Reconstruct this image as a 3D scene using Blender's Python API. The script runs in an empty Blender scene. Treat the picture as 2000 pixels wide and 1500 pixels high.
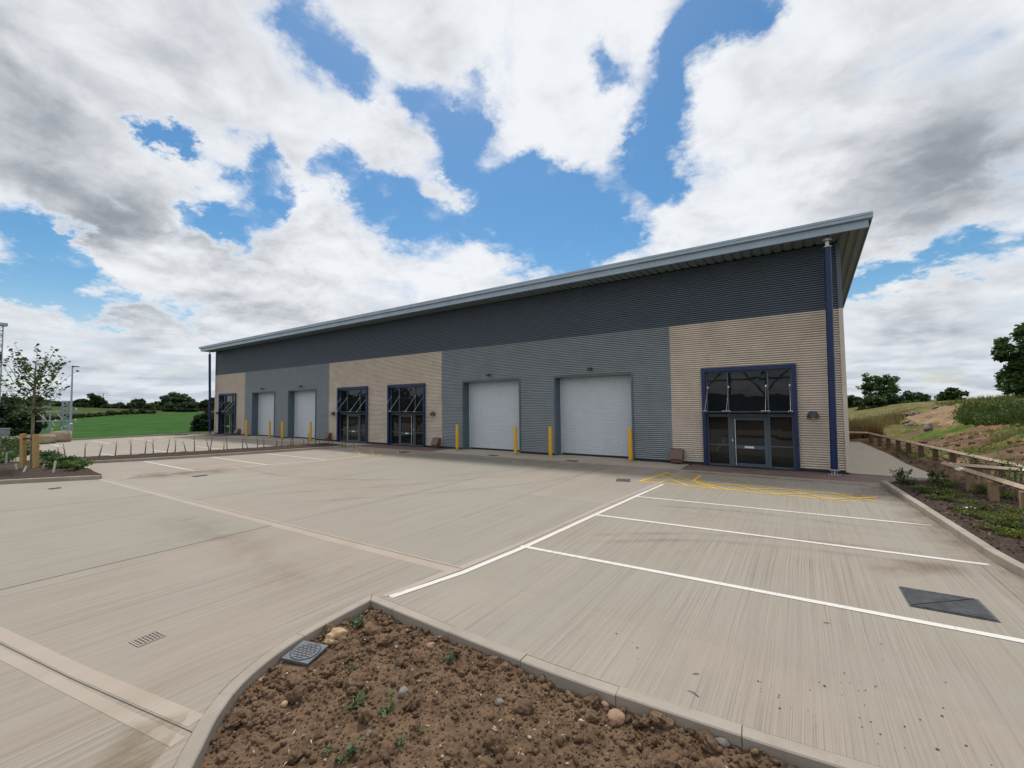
import bpy, math, random
import numpy as np
from mathutils import Matrix, Vector
from mathutils.geometry import tessellate_polygon

R = math.radians
rng = np.random.default_rng(7)
random.seed(7)
scene = bpy.context.scene
COL = scene.collection

# ------------------------------------------------------------------ camera
FW = np.array([-0.5581, 0.8284, 0.0476]); FW /= np.linalg.norm(FW)
RT = np.array([0.8290, 0.5590, -0.0120]); RT -= FW * RT.dot(FW); RT /= np.linalg.norm(RT)
UP = np.cross(RT, FW)
CAMH = 2.4
FPX = 834.93
cam = bpy.data.cameras.new("camera")
cam.sensor_width = 36.0
cam.lens = 36.0 * FPX / 2000.0
cam.clip_start = 0.05
cam.clip_end = 6000
co = bpy.data.objects.new("camera", cam)
COL.objects.link(co)
co.matrix_world = Matrix(((RT[0], UP[0], -FW[0], 0), (RT[1], UP[1], -FW[1], 0), (RT[2], UP[2], -FW[2], CAMH), (0, 0, 0, 1)))
scene.camera = co


def sight(u, v):
    """unit direction seen at a point of the 2000 x 1500 photograph"""
    d = FW + (u - 1000) / FPX * RT - (v - 750) / FPX * UP
    return d / np.linalg.norm(d)


def ground(u, v, z=0.0):
    d = sight(u, v)
    t = (z - CAMH) / d[2]
    return d[0] * t, d[1] * t


def bearing(u, dist, v=800):
    d = sight(u, v)
    h = math.hypot(d[0], d[1])
    return d[0] / h * dist, d[1] / h * dist


def mpp(x, y):
    """metres per photo pixel at a place"""
    return max(1.0, x * FW[0] + y * FW[1]) / FPX


# ------------------------------------------------------------------ noise for meshes
def vnoise(x, y, seed=0):
    x = np.asarray(x, float); y = np.asarray(y, float)
    xi = np.floor(x).astype(np.int64); yi = np.floor(y).astype(np.int64)
    fx = x - xi; fy = y - yi
    fx = fx * fx * (3 - 2 * fx); fy = fy * fy * (3 - 2 * fy)

    def h(a, b):
        n = (a * 374761393 + b * 668265263 + seed * 974634777) & 0xFFFFFFFF
        n = ((n ^ (n >> 13)) * 1274126177) & 0xFFFFFFFF
        return ((n ^ (n >> 16)) & 0xFFFF) / 65535.0
    a = h(xi, yi); b = h(xi + 1, yi); c = h(xi, yi + 1); d = h(xi + 1, yi + 1)
    return (a * (1 - fx) + b * fx) * (1 - fy) + (c * (1 - fx) + d * fx) * fy - 0.5


def fbm(x, y, octs=4, seed=0):
    s = 0; a = 1.0
    for i in range(octs):
        s = s + a * vnoise(x * 2 ** i + 17.3 * i, y * 2 ** i - 9.1 * i, seed + i)
        a *= 0.5
    return s


def sstep(a, b, x):
    t = np.clip((x - a) / (b - a), 0, 1)
    return t * t * (3 - 2 * t)


# ------------------------------------------------------------------ mesh builder
class MB:
    def __init__(s):
        s.v = []; s.f = []; s.sm = []

    def add(s, vs, fs, smooth=False):
        o = len(s.v)
        s.v += [tuple(p) for p in vs]
        s.f += [tuple(i + o for i in f) for f in fs]
        s.sm += [smooth] * len(fs)
        return s

    def box(s, x0, x1, y0, y1, z0, z1):
        if x0 > x1: x0, x1 = x1, x0
        vs = [(x0, y0, z0), (x1, y0, z0), (x1, y1, z0), (x0, y1, z0), (x0, y0, z1), (x1, y0, z1), (x1, y1, z1), (x0, y1, z1)]
        return s.add(vs, [(0, 3, 2, 1), (4, 5, 6, 7), (0, 1, 5, 4), (1, 2, 6, 5), (2, 3, 7, 6), (3, 0, 4, 7)])

    def hexa(s, b, t):
        """b, t: four bottom and four top points in matching order"""
        return s.add(list(b) + list(t), [(0, 3, 2, 1), (4, 5, 6, 7), (0, 1, 5, 4), (1, 2, 6, 5), (2, 3, 7, 6), (3, 0, 4, 7)])

    def quad(s, a, b, c, d):
        return s.add([a, b, c, d], [(0, 1, 2, 3)])

    def strip(s, pts, w, z):
        """flat ribbon of width w along a polyline"""
        n = len(pts); L = []; Q = []
        for i in range(n):
            p = pts[i]; a = pts[max(0, i - 1)]; b = pts[min(n - 1, i + 1)]
            dx, dy = b[0] - a[0], b[1] - a[1]; l = math.hypot(dx, dy)
            nx, ny = -dy / l * w / 2, dx / l * w / 2
            L.append((p[0] + nx, p[1] + ny, z)); Q.append((p[0] - nx, p[1] - ny, z))
        for i in range(n - 1):
            s.quad(Q[i], Q[i + 1], L[i + 1], L[i])
        return s

    def tube(s, pts, radii, n=8, caps=True, smooth=True):
        pts = [np.array(p, float) for p in pts]
        if not hasattr(radii, '__len__'): radii = [radii] * len(pts)
        vs = []; fs = []
        ref = None
        for i, p in enumerate(pts):
            d = pts[min(i + 1, len(pts) - 1)] - pts[max(i - 1, 0)]
            d = d / (np.linalg.norm(d) + 1e-9)
            if ref is None:
                ref = np.array([1.0, 0, 0]) if abs(d[0]) < 0.8 else np.array([0, 1.0, 0])
            a = np.cross(d, ref); a /= np.linalg.norm(a); b = np.cross(d, a); ref = np.cross(a, d)
            for k in range(n):
                t = 2 * math.pi * k / n
                vs.append(p + radii[i] * (math.cos(t) * a + math.sin(t) * b))
        for i in range(len(pts) - 1):
            for k in range(n):
                k2 = (k + 1) % n
                fs.append((i * n + k, i * n + k2, (i + 1) * n + k2, (i + 1) * n + k))
        s.add(vs, fs, smooth)
        if caps:
            s.add(vs[:n], [tuple(range(n))]); s.add(vs[-n:], [tuple(reversed(range(n)))])
        return s

    def lathe(s, c, prof, n=16, smooth=True):
        """prof: (radius, z) from bottom to top round a vertical axis"""
        vs = []; fs = []
        for r, z in prof:
            for k in range(n):
                t = 2 * math.pi * k / n
                vs.append((c[0] + r * math.cos(t), c[1] + r * math.sin(t), c[2] + z))
        for i in range(len(prof) - 1):
            for k in range(n):
                k2 = (k + 1) % n
                fs.append((i * n + k, i * n + k2, (i + 1) * n + k2, (i + 1) * n + k))
        s.add(vs, fs, smooth)
        s.add(vs[:n], [tuple(reversed(range(n)))]); s.add(vs[-n:], [tuple(range(n))])
        return s

    def build(s, name, mat, parent=None):
        me = bpy.data.meshes.new(name)
        me.from_pydata(s.v, [], s.f)
        me.polygons.foreach_set("use_smooth", s.sm)
        me.materials.append(mat)
        me.update()
        o = bpy.data.objects.new(name, me)
        COL.objects.link(o)
        if parent is not None: o.parent = parent
        return o


def np_mesh(name, V, F, mat, parent=None, smooth=False, cols=None):
    """V (n,3) array, F (m,k) array of equal-sided faces; cols (n,3) optional per-vertex colours"""
    me = bpy.data.meshes.new(name)
    n, (m, k) = len(V), F.shape
    me.vertices.add(n); me.vertices.foreach_set("co", np.ascontiguousarray(V, np.float32).ravel())
    me.loops.add(m * k); me.loops.foreach_set("vertex_index", np.ascontiguousarray(F, np.int32).ravel())
    me.polygons.add(m)
    me.polygons.foreach_set("loop_start", np.arange(0, m * k, k, dtype=np.int32))
    me.polygons.foreach_set("use_smooth", np.full(m, smooth, dtype=bool))
    if cols is not None:
        at = me.attributes.new("tint", 'FLOAT_COLOR', 'POINT')
        c4 = np.ones((n, 4), np.float32); c4[:, :3] = cols
        at.data.foreach_set("color", c4.ravel())
    me.materials.append(mat)
    me.update(calc_edges=True)
    o = bpy.data.objects.new(name, me)
    COL.objects.link(o)
    if parent is not None: o.parent = parent
    return o


def grid_mesh(name, X, Y, Z, mat, cols=None, parent=None):
    ny, nx = X.shape
    V = np.stack([X.ravel(), Y.ravel(), Z.ravel()], -1)
    i = np.arange(nx * ny).reshape(ny, nx)
    F = np.stack([i[:-1, :-1].ravel(), i[:-1, 1:].ravel(), i[1:, 1:].ravel(), i[1:, :-1].ravel()], -1)
    return np_mesh(name, V, F, mat, parent, True, cols)


def empty(name, loc=(0, 0, 0)):
    o = bpy.data.objects.new(name, None)
    o.empty_display_size = 0.2
    COL.objects.link(o); o.location = loc
    return o


def tag(o, label=None, cat=None, group=None, kind=None):
    if label: o["label"] = label
    if cat: o["category"] = cat
    if group: o["group"] = group
    if kind: o["kind"] = kind
    return o


def struct(o):
    o["kind"] = "structure"
    return o


def copy_tree(o, parent=None):
    c = o.copy(); COL.objects.link(c)
    if parent is not None: c.parent = parent
    for ch in list(o.children): copy_tree(ch, c)
    return c


# ------------------------------------------------------------------ materials
class NT:
    def __init__(s, name):
        s.m = bpy.data.materials.new(name); s.m.use_nodes = True
        s.t = s.m.node_tree; s.t.nodes.clear()
        s.out = s.n('ShaderNodeOutputMaterial')

    def n(s, typ, **kw):
        nd = s.t.nodes.new(typ)
        for k, v in kw.items(): setattr(nd, k, v)
        return nd

    def l(s, a, b): s.t.links.new(a, b)

    def setin(s, sock, val):
        if hasattr(val, 'is_output') or isinstance(val, bpy.types.NodeSocket): s.l(val, sock)
        else: sock.default_value = val

    def math(s, op, a, b=None, c=None, clamp=False):
        nd = s.n('ShaderNodeMath', operation=op); nd.use_clamp = clamp
        for i, v in enumerate((a, b, c)):
            if v is not None: s.setin(nd.inputs[i], v)
        return nd.outputs[0]

    def vmath(s, op, a, b=None):
        nd = s.n('ShaderNodeVectorMath', operation=op)
        for i, v in enumerate((a, b)):
            if v is not None: s.setin(nd.inputs[i], v)
        return nd.outputs['Value'] if op in ('DOT_PRODUCT', 'LENGTH') else nd.outputs[0]

    def noise(s, vec, scale, detail=4, rough=0.55, dist=0.0):
        nd = s.n('ShaderNodeTexNoise')
        s.l(vec, nd.inputs['Vector']); nd.inputs['Scale'].default_value = scale
        nd.inputs['Detail'].default_value = detail; nd.inputs['Roughness'].default_value = rough
        nd.inputs['Distortion'].default_value = dist
        return nd.outputs['Fac']

    def ramp(s, fac, a, b, lo=0.0, hi=1.0):
        nd = s.n('ShaderNodeMapRange'); nd.interpolation_type = 'SMOOTHSTEP'
        s.l(fac, nd.inputs[0]); nd.inputs[1].default_value = a; nd.inputs[2].default_value = b
        nd.inputs[3].default_value = lo; nd.inputs[4].default_value = hi
        return nd.outputs[0]

    def mix(s, fac, a, b, mode='MIX'):
        nd = s.n('ShaderNodeMix', data_type='RGBA', blend_type=mode)
        s.setin(nd.inputs[0], fac)
        for i, v in ((6, a), (7, b)):
            if isinstance(v, tuple): nd.inputs[i].default_value = (*v[:3], 1)
            else: s.l(v, nd.inputs[i])
        return nd.outputs[2]

    def obj(s): return s.n('ShaderNodeTexCoord').outputs['Object']

    def geo(s): return s.n('ShaderNodeNewGeometry').outputs['Position']

    def mapv(s, vec, scale, rot=0.0):
        nd = s.n('ShaderNodeMapping'); s.l(vec, nd.inputs[0])
        nd.inputs['Scale'].default_value = scale; nd.inputs['Rotation'].default_value = (0, 0, rot)
        return nd.outputs[0]

    def princ(s, col, rough=0.6, metal=0.0, spec=0.5, bump=None, bstr=0.3, bdist=0.01, trans=None):
        p = s.n('ShaderNodeBsdfPrincipled')
        if isinstance(col, tuple): p.inputs['Base Color'].default_value = (*col[:3], 1)
        else: s.l(col, p.inputs['Base Color'])
        s.setin(p.inputs['Roughness'], rough); p.inputs['Metallic'].default_value = metal
        p.inputs['Specular IOR Level'].default_value = spec
        if bump is not None:
            b = s.n('ShaderNodeBump'); b.inputs['Strength'].default_value = bstr; b.inputs['Distance'].default_value = bdist
            s.l(bump, b.inputs['Height']); s.l(b.outputs[0], p.inputs['Normal'])
        if trans:
            tr = s.n('ShaderNodeBsdfTranslucent')
            if isinstance(trans, tuple): tr.inputs[0].default_value = (*trans, 1)
            else: s.l(trans, tr.inputs[0])
            ms = s.n('ShaderNodeMixShader'); ms.inputs[0].default_value = 0.35
            s.l(p.outputs[0], ms.inputs[1]); s.l(tr.outputs[0], ms.inputs[2]); s.l(ms.outputs[0], s.out.inputs[0])
        else:
            s.l(p.outputs[0], s.out.inputs[0])
        return s.m


def m_paint(name, col, rough=0.45, metal=0.0, var=0.08, spec=0.5, scale=1.3):
    k = NT(name); o = k.geo()
    n = k.noise(o, scale, 5, 0.6)
    g = k.noise(k.mapv(o, (3, 3, 0.6)), 2.2, 4, 0.6)
    c = k.mix(k.ramp(n, 0.3, 0.7), tuple(x * (1 - var) for x in col), tuple(min(1, x * (1 + var)) for x in col))
    c = k.mix(k.ramp(g, 0.55, 0.8, 0, 0.18), c, (0.16, 0.14, 0.11))
    return k.princ(c, k.ramp(n, 0.2, 0.8, rough - 0.06, rough + 0.08), metal, spec)


M = {}
M['slate'] = m_paint('slate_paint', (0.096, 0.126, 0.162), 0.42)
M['grey'] = m_paint('grey_paint', (0.265, 0.305, 0.325), 0.42)
M['beige'] = m_paint('beige_paint', (0.665, 0.58, 0.485), 0.45)
M['alloy'] = m_paint('fascia_paint', (0.33, 0.42, 0.51), 0.35)
M['soffit'] = m_paint('soffit_paint', (0.17, 0.215, 0.235), 0.5)
M['blue'] = m_paint('blue_paint', (0.002, 0.019, 0.088), 0.42)
M['frame'] = m_paint('window_frame_paint', (0.075, 0.105, 0.135), 0.4)
M['jamb'] = m_paint('door_jamb_paint', (0.085, 0.12, 0.15), 0.42)
M['shutter'] = m_paint('shutter_paint', (0.55, 0.595, 0.645), 0.38, var=0.03)
M['steel'] = m_paint('galvanised_steel', (0.52, 0.53, 0.55), 0.35, 0.6)
M['polegrey'] = m_paint('grey_galvanised_pole', (0.34, 0.40, 0.46), 0.45, 0.3)
M['bright'] = m_paint('brushed_steel', (0.72, 0.72, 0.72), 0.25, 0.7, 0.03)
M['white'] = m_paint('white_plastic', (0.78, 0.78, 0.77), 0.4, 0, 0.03)
M['dark'] = m_paint('dark_rubber', (0.018, 0.019, 0.021), 0.7)
M['lamp'] = m_paint('dark_grey_lamp_housing', (0.05, 0.055, 0.065), 0.45)
M['brownbox'] = m_paint('brown_plastic', (0.145, 0.085, 0.065), 0.5)
M['iron'] = m_paint('cast_iron', (0.06, 0.064, 0.068), 0.5, 0.0, 0.45, scale=9)
M['cut'] = m_paint('dark_joint_sealant', (0.055, 0.047, 0.04), 0.8)
M['plastic'] = m_paint('dark_blue_grey_plastic', (0.10, 0.108, 0.122), 0.5, 0, 0.2, scale=20)
M['post'] = m_paint('grey_cabinet_paint', (0.22, 0.27, 0.29), 0.5)
M['redmark'] = m_paint('dark_red_panel', (0.08, 0.015, 0.03), 0.5)


def m_yellow():
    k = NT('yellow_bollard_paint'); o = k.geo()
    n = k.noise(o, 9, 5, 0.65)
    z = k.n('ShaderNodeSeparateXYZ'); k.l(o, z.inputs[0])
    dirt = k.math('MULTIPLY', k.ramp(z.outputs[2], 0.25, 0.0), k.ramp(n, 0.35, 0.65))
    c = k.mix(k.ramp(n, 0.3, 0.7, 0, 0.5), (0.70, 0.40, 0.012), (0.62, 0.33, 0.012))
    c = k.mix(dirt, c, (0.20, 0.13, 0.06))
    return k.princ(c, 0.4)


M['yellow'] = m_yellow()


def m_glass():
    k = NT('dark_glass'); o = k.geo()
    n = k.noise(o, 0.7, 3, 0.5)
    b = k.noise(o, 0.9, 2, 0.5)
    c = k.mix(k.ramp(n, 0.35, 0.7), (0.006, 0.008, 0.010), (0.016, 0.018, 0.019))
    return k.princ(c, 0.02, 0, 0.46, b, 0.06, 0.05)


M['glass'] = m_glass()


def m_canopy():
    k = NT('canopy_glass')
    p = k.n('ShaderNodeBsdfPrincipled')
    p.inputs['Base Color'].default_value = (0.75, 0.86, 0.84, 1); p.inputs['Roughness'].default_value = 0.03
    p.inputs['Transmission Weight'].default_value = 1.0; p.inputs['IOR'].default_value = 1.1
    k.l(p.outputs[0], k.out.inputs[0])
    return k.m


M['canopy'] = m_canopy()


def m_concrete(name, base, tint_a, tint_b, slabs=True, broom=1.0):
    k = NT(name); o = k.geo()
    sx = k.n('ShaderNodeSeparateXYZ'); k.l(o, sx.inputs[0])
    big = k.noise(o, 0.17, 5, 0.6, 0.4)
    mid = k.noise(k.mapv(o, (1.6, 0.5, 1)), 0.9, 6, 0.62)
    # broom finish runs along y
    pm = k.noise(o, 0.5, 4, 0.6)
    wob = k.n('ShaderNodeVectorMath', operation='ADD'); k.l(o, wob.inputs[0]); wv_ = k.n('ShaderNodeCombineXYZ'); k.l(k.math('MULTIPLY', k.noise(k.mapv(o, (.4, .25, 1)), 1.0, 2, .5), .10), wv_.inputs[0]); k.l(wv_.outputs[0], wob.inputs[1]); ow = wob.outputs[0]
    b1 = k.noise(k.mapv(ow, (120, 0.2, 1)), 1.0, 4, 0.7)
    b2 = k.noise(k.mapv(ow, (15, 0.07, 1)), 1.0, 6, 0.75)
    b3 = k.noise(k.mapv(ow, (55, 0.22, 1)), 1.0, 4, 0.7)
    fine = k.noise(o, 120, 3, 0.6)
    c = k.mix(k.ramp(big, 0.36, 0.66), tint_a, tint_b)
    c = k.mix(k.ramp(mid, 0.3, 0.75), c, base)
    if slabs:
        idv = k.n('ShaderNodeCombineXYZ')
        gx = k.math('ADD', k.math('GREATER_THAN', sx.outputs[0], -9.0), k.math('GREATER_THAN', sx.outputs[0], -3.9))
        gx = k.math('ADD', gx, k.math('GREATER_THAN', sx.outputs[0], -15.4))
        gx = k.math('ADD', gx, k.math('GREATER_THAN', sx.outputs[0], -20.6))
        gy = k.math('ADD', k.math('GREATER_THAN', sx.outputs[1], 1.0), k.math('GREATER_THAN', sx.outputs[1], 4.7))
        gy = k.math('ADD', gy, k.math('GREATER_THAN', sx.outputs[1], 9.85))
        k.l(gx, idv.inputs[0]); k.l(gy, idv.inputs[1])
        wn = k.n('ShaderNodeTexWhiteNoise'); k.l(idv.outputs[0], wn.inputs['Vector'])
        c = k.mix(k.math('MULTIPLY', wn.outputs['Value'], 0.9), c, tuple(x * f for x, f in zip(base, (0.80, 0.87, 0.88))))
    dk = k.math('ADD', k.ramp(b1, 0.50, 0.64, 0, 0.6 * broom), k.ramp(b2, 0.53, 0.70, 0, 0.40 * broom))
    dk = k.math('MULTIPLY', dk, k.ramp(pm, 0.32, 0.62, 0.35, 1.15))
    c = k.mix(dk, c, tuple(x * 0.45 for x in base))
    lt = k.ramp(b3, 0.54, 0.72, 0, 0.34 * broom)
    c = k.mix(lt, c, tuple(min(1, x * 1.35) for x in base))
    # brown dirt, blotches
    st = k.noise(o, 0.42, 6, 0.68, 0.7)
    c = k.mix(k.ramp(st, 0.60, 0.78, 0, 0.5), c, (0.20, 0.15, 0.10))
    sp = k.noise(o, 26, 2, 0.5)
    c = k.mix(k.ramp(sp, 0.74, 0.80, 0, 0.55), c, (0.11, 0.085, 0.065))
    h = k.math('ADD', k.math('MULTIPLY', b1, 0.8), k.math('MULTIPLY', b3, 0.7))
    h = k.math('ADD', h, k.math('MULTIPLY', fine, 0.25))
    return k.princ(c, k.ramp(mid, 0.2, 0.8, 0.72, 0.9), 0, 0.35, h, 0.55 * broom, 0.012)


M['concrete'] = m_concrete('brushed_concrete', (0.352, 0.303, 0.254), (0.308, 0.285, 0.247), (0.308, 0.243, 0.190), True, 1.15)
M['apron'] = m_concrete('pale_concrete', (0.46, 0.40, 0.325), (0.43, 0.38, 0.315), (0.40, 0.335, 0.26), False, 0.5)
M['joint'] = m_concrete('trowelled_concrete', (0.385, 0.335, 0.282), (0.355, 0.315, 0.270), (0.335, 0.275, 0.220), False, 0.3)


def m_kerb():
    k = NT('precast_kerb'); o = k.geo()
    a = k.noise(o, 1.1, 5, 0.6); b = k.noise(o, 60, 3, 0.6); d = k.noise(o, 3.5, 6, 0.7)
    c = k.mix(k.ramp(a, 0.35, 0.65), (0.285, 0.252, 0.212), (0.355, 0.312, 0.262))
    c = k.mix(k.ramp(d, 0.58, 0.75, 0, 0.6), c, (0.19, 0.14, 0.095))
    c = k.mix(k.ramp(b, 0.6, 0.75, 0, 0.4), c, (0.25, 0.24, 0.22))
    return k.princ(c, 0.85, 0, 0.3, b, 0.35, 0.006)


M['kerb'] = m_kerb()


def m_line(name, col, wear=0.58, under=(0.29, 0.265, 0.225), patch=0.0):
    k = NT(name); o = k.geo()
    a = k.noise(k.mapv(o, (60, 1.2, 1)), 1, 4, 0.6); b = k.noise(o, 0.55, 4, 0.6); d = k.noise(o, 30, 3, 0.6)
    w = k.math('ADD', k.math('MULTIPLY', a, 0.5), k.math('ADD', k.math('MULTIPLY', b, 0.35), k.math('MULTIPLY', d, 0.25)))
    f = k.ramp(w, wear, wear + 0.10)
    if patch: f = k.math('ADD', f, patch, clamp=True)
    c = k.mix(f, col, under)
    return k.princ(c, 0.7, 0, 0.35, a, 0.3, 0.008)


M['whiteline'] = m_line('white_line_paint', (0.64, 0.62, 0.58), 0.585)
M['yellowline'] = m_line('yellow_line_paint', (0.66, 0.42, 0.035), 0.63)
M['fadedline'] = m_line('faded_yellow_paint', (0.66, 0.50, 0.14), 0.50)


def m_simple(name, a, b, scale, rough=0.9, bump=0.5, bd=0.02, detail=6, c3=None):
    k = NT(name); o = k.geo()
    n = k.noise(o, scale, detail, 0.65); n2 = k.noise(o, scale * 6.3, 4, 0.6)
    c = k.mix(k.ramp(n, 0.33, 0.67), a, b)
    if c3: c = k.mix(k.ramp(n2, 0.55, 0.7, 0, 0.7), c, c3)
    h = k.math('ADD', n, k.math('MULTIPLY', n2, 0.4))
    return k.princ(c, rough, 0, 0.25, h, bump, bd)


M['soil'] = m_simple('brown_soil', (0.090, 0.055, 0.033), (0.175, 0.112, 0.068), 5.0, 0.95, 1.0, 0.03, 8, (0.225, 0.160, 0.105))
M['mulch'] = m_simple('dark_bark_mulch', (0.028, 0.019, 0.014), (0.085, 0.058, 0.042), 16.0, 0.95, 1.0, 0.03, 6, (0.13, 0.10, 0.08))
M['timber'] = None


def m_timber(name, a, b):
    k = NT(name); o = k.geo()
    n = k.noise(k.mapv(o, (3, 3, 3)), 2.0, 5, 0.6); g = k.noise(k.mapv(o, (30, 30, 2.5)), 1.0, 4, 0.6)
    c = k.mix(k.ramp(n, 0.3, 0.7), a, b)
    c = k.mix(k.ramp(g, 0.5, 0.7, 0, 0.5), c, tuple(x * 0.5 for x in a))
    return k.princ(c, 0.8, 0, 0.3, g, 0.4, 0.006)


M['timber'] = m_timber('brown_timber', (0.26, 0.165, 0.09), (0.36, 0.25, 0.15))
M['oldtimber'] = m_timber('dark_wet_timber', (0.115, 0.078, 0.048), (0.175, 0.125, 0.082))
M['railtop'] = m_timber('weathered_timber', (0.36, 0.265, 0.18), (0.45, 0.37, 0.29))
M['stake'] = m_timber('new_timber_stake', (0.42, 0.27, 0.10), (0.50, 0.34, 0.15))
M['bark'] = m_timber('tree_bark', (0.085, 0.065, 0.045), (0.15, 0.125, 0.09))
M['stem'] = m_timber('green_brown_stem', (0.15, 0.15, 0.08), (0.22, 0.20, 0.12))
M['guard'] = m_paint('brown_spiral_guard', (0.13, 0.10, 0.085), 0.6, 0, 0.2)
M['tubeguard'] = m_paint('pale_green_tube', (0.40, 0.47, 0.40), 0.4, 0, 0.1)
M['block'] = m_simple('stained_concrete_block', (0.30, 0.24, 0.165), (0.42, 0.345, 0.25), 1.6, 0.9, 0.4, 0.02, 7, (0.22, 0.17, 0.11))
M['stone_red'] = m_simple('reddish_stone', (0.27, 0.16, 0.105), (0.33, 0.21, 0.145), 9, 0.7, 0.3, 0.006)
M['stone_tan'] = m_simple('tan_stone', (0.36, 0.25, 0.14), (0.46, 0.335, 0.20), 12, 0.85, 0.7, 0.012)
M['stone_grey'] = m_simple('grey_stone', (0.15, 0.135, 0.12), (0.235, 0.21, 0.185), 12, 0.75, 0.5, 0.008)


def m_tint(name, rough=0.9, nscale=2.0, var=0.35, bump=0.0, trans=0):
    """per-vertex own colour broken up by noise"""
    k = NT(name); o = k.geo()
    at = k.n('ShaderNodeAttribute', attribute_name='tint')
    n = k.noise(o, nscale, 5, 0.62); n2 = k.noise(o, nscale * 7, 4, 0.6)
    f = k.math('ADD', k.ramp(n, 0.25, 0.75, -var, var), k.ramp(n2, 0.25, 0.75, 1 - var * 0.6, 1 + var * 0.6))
    cc = k.n('ShaderNodeCombineColor'); [k.l(f, cc.inputs[i]) for i in range(3)]
    c = k.mix(1.0, at.outputs['Color'], cc.outputs[0], 'MULTIPLY')
    return k.princ(c, rough, 0, 0.25 if trans else 0.05, n2 if bump else None, bump, 0.05, trans=c if trans else None)


M['terrain'] = m_tint('terrain_soil_and_grass', 0.95, 0.9, 0.35, 0.8)
M['fieldm'] = m_tint('green_crop', 0.95, 0.22, 0.30, 0.6)
M['leafy'] = m_tint('leaf', 0.55, 1.5, 0.25, 0, 1)
M['pebble'] = m_tint('pebble', 0.75, 30, 0.2); M['wirem'] = m_paint('dull_wire', (0.16, 0.18, 0.18), 0.6)


def m_brick():
    k = NT('block_paving'); o = k.geo()
    b = k.n('ShaderNodeTexBrick'); k.l(k.mapv(o, (1, 1, 1), R(45)), b.inputs['Vector'])
    b.inputs['Scale'].default_value = 5.0; b.inputs['Mortar Size'].default_value = 0.012
    b.inputs['Color1'].default_value = (0.19, 0.125, 0.11, 1); b.inputs['Color2'].default_value = (0.16, 0.105, 0.096, 1)
    b.inputs['Mortar'].default_value = (0.16, 0.12, 0.105, 1)
    n = k.noise(o, 1.2, 5, 0.6); n2 = k.noise(o, 40, 3, 0.6)
    c = k.mix(k.ramp(n, 0.4, 0.7, 0, 0.5), b.outputs['Color'], (0.23, 0.175, 0.15))
    return k.princ(c, 0.85, 0, 0.3, n2, 0.3, 0.006)


M['brick'] = m_brick()

# ------------------------------------------------------------------ sky and sun
SUN_EL, SUN_AZ = R(65), (-0.66, 0.75)     # azimuth as x, y


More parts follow.
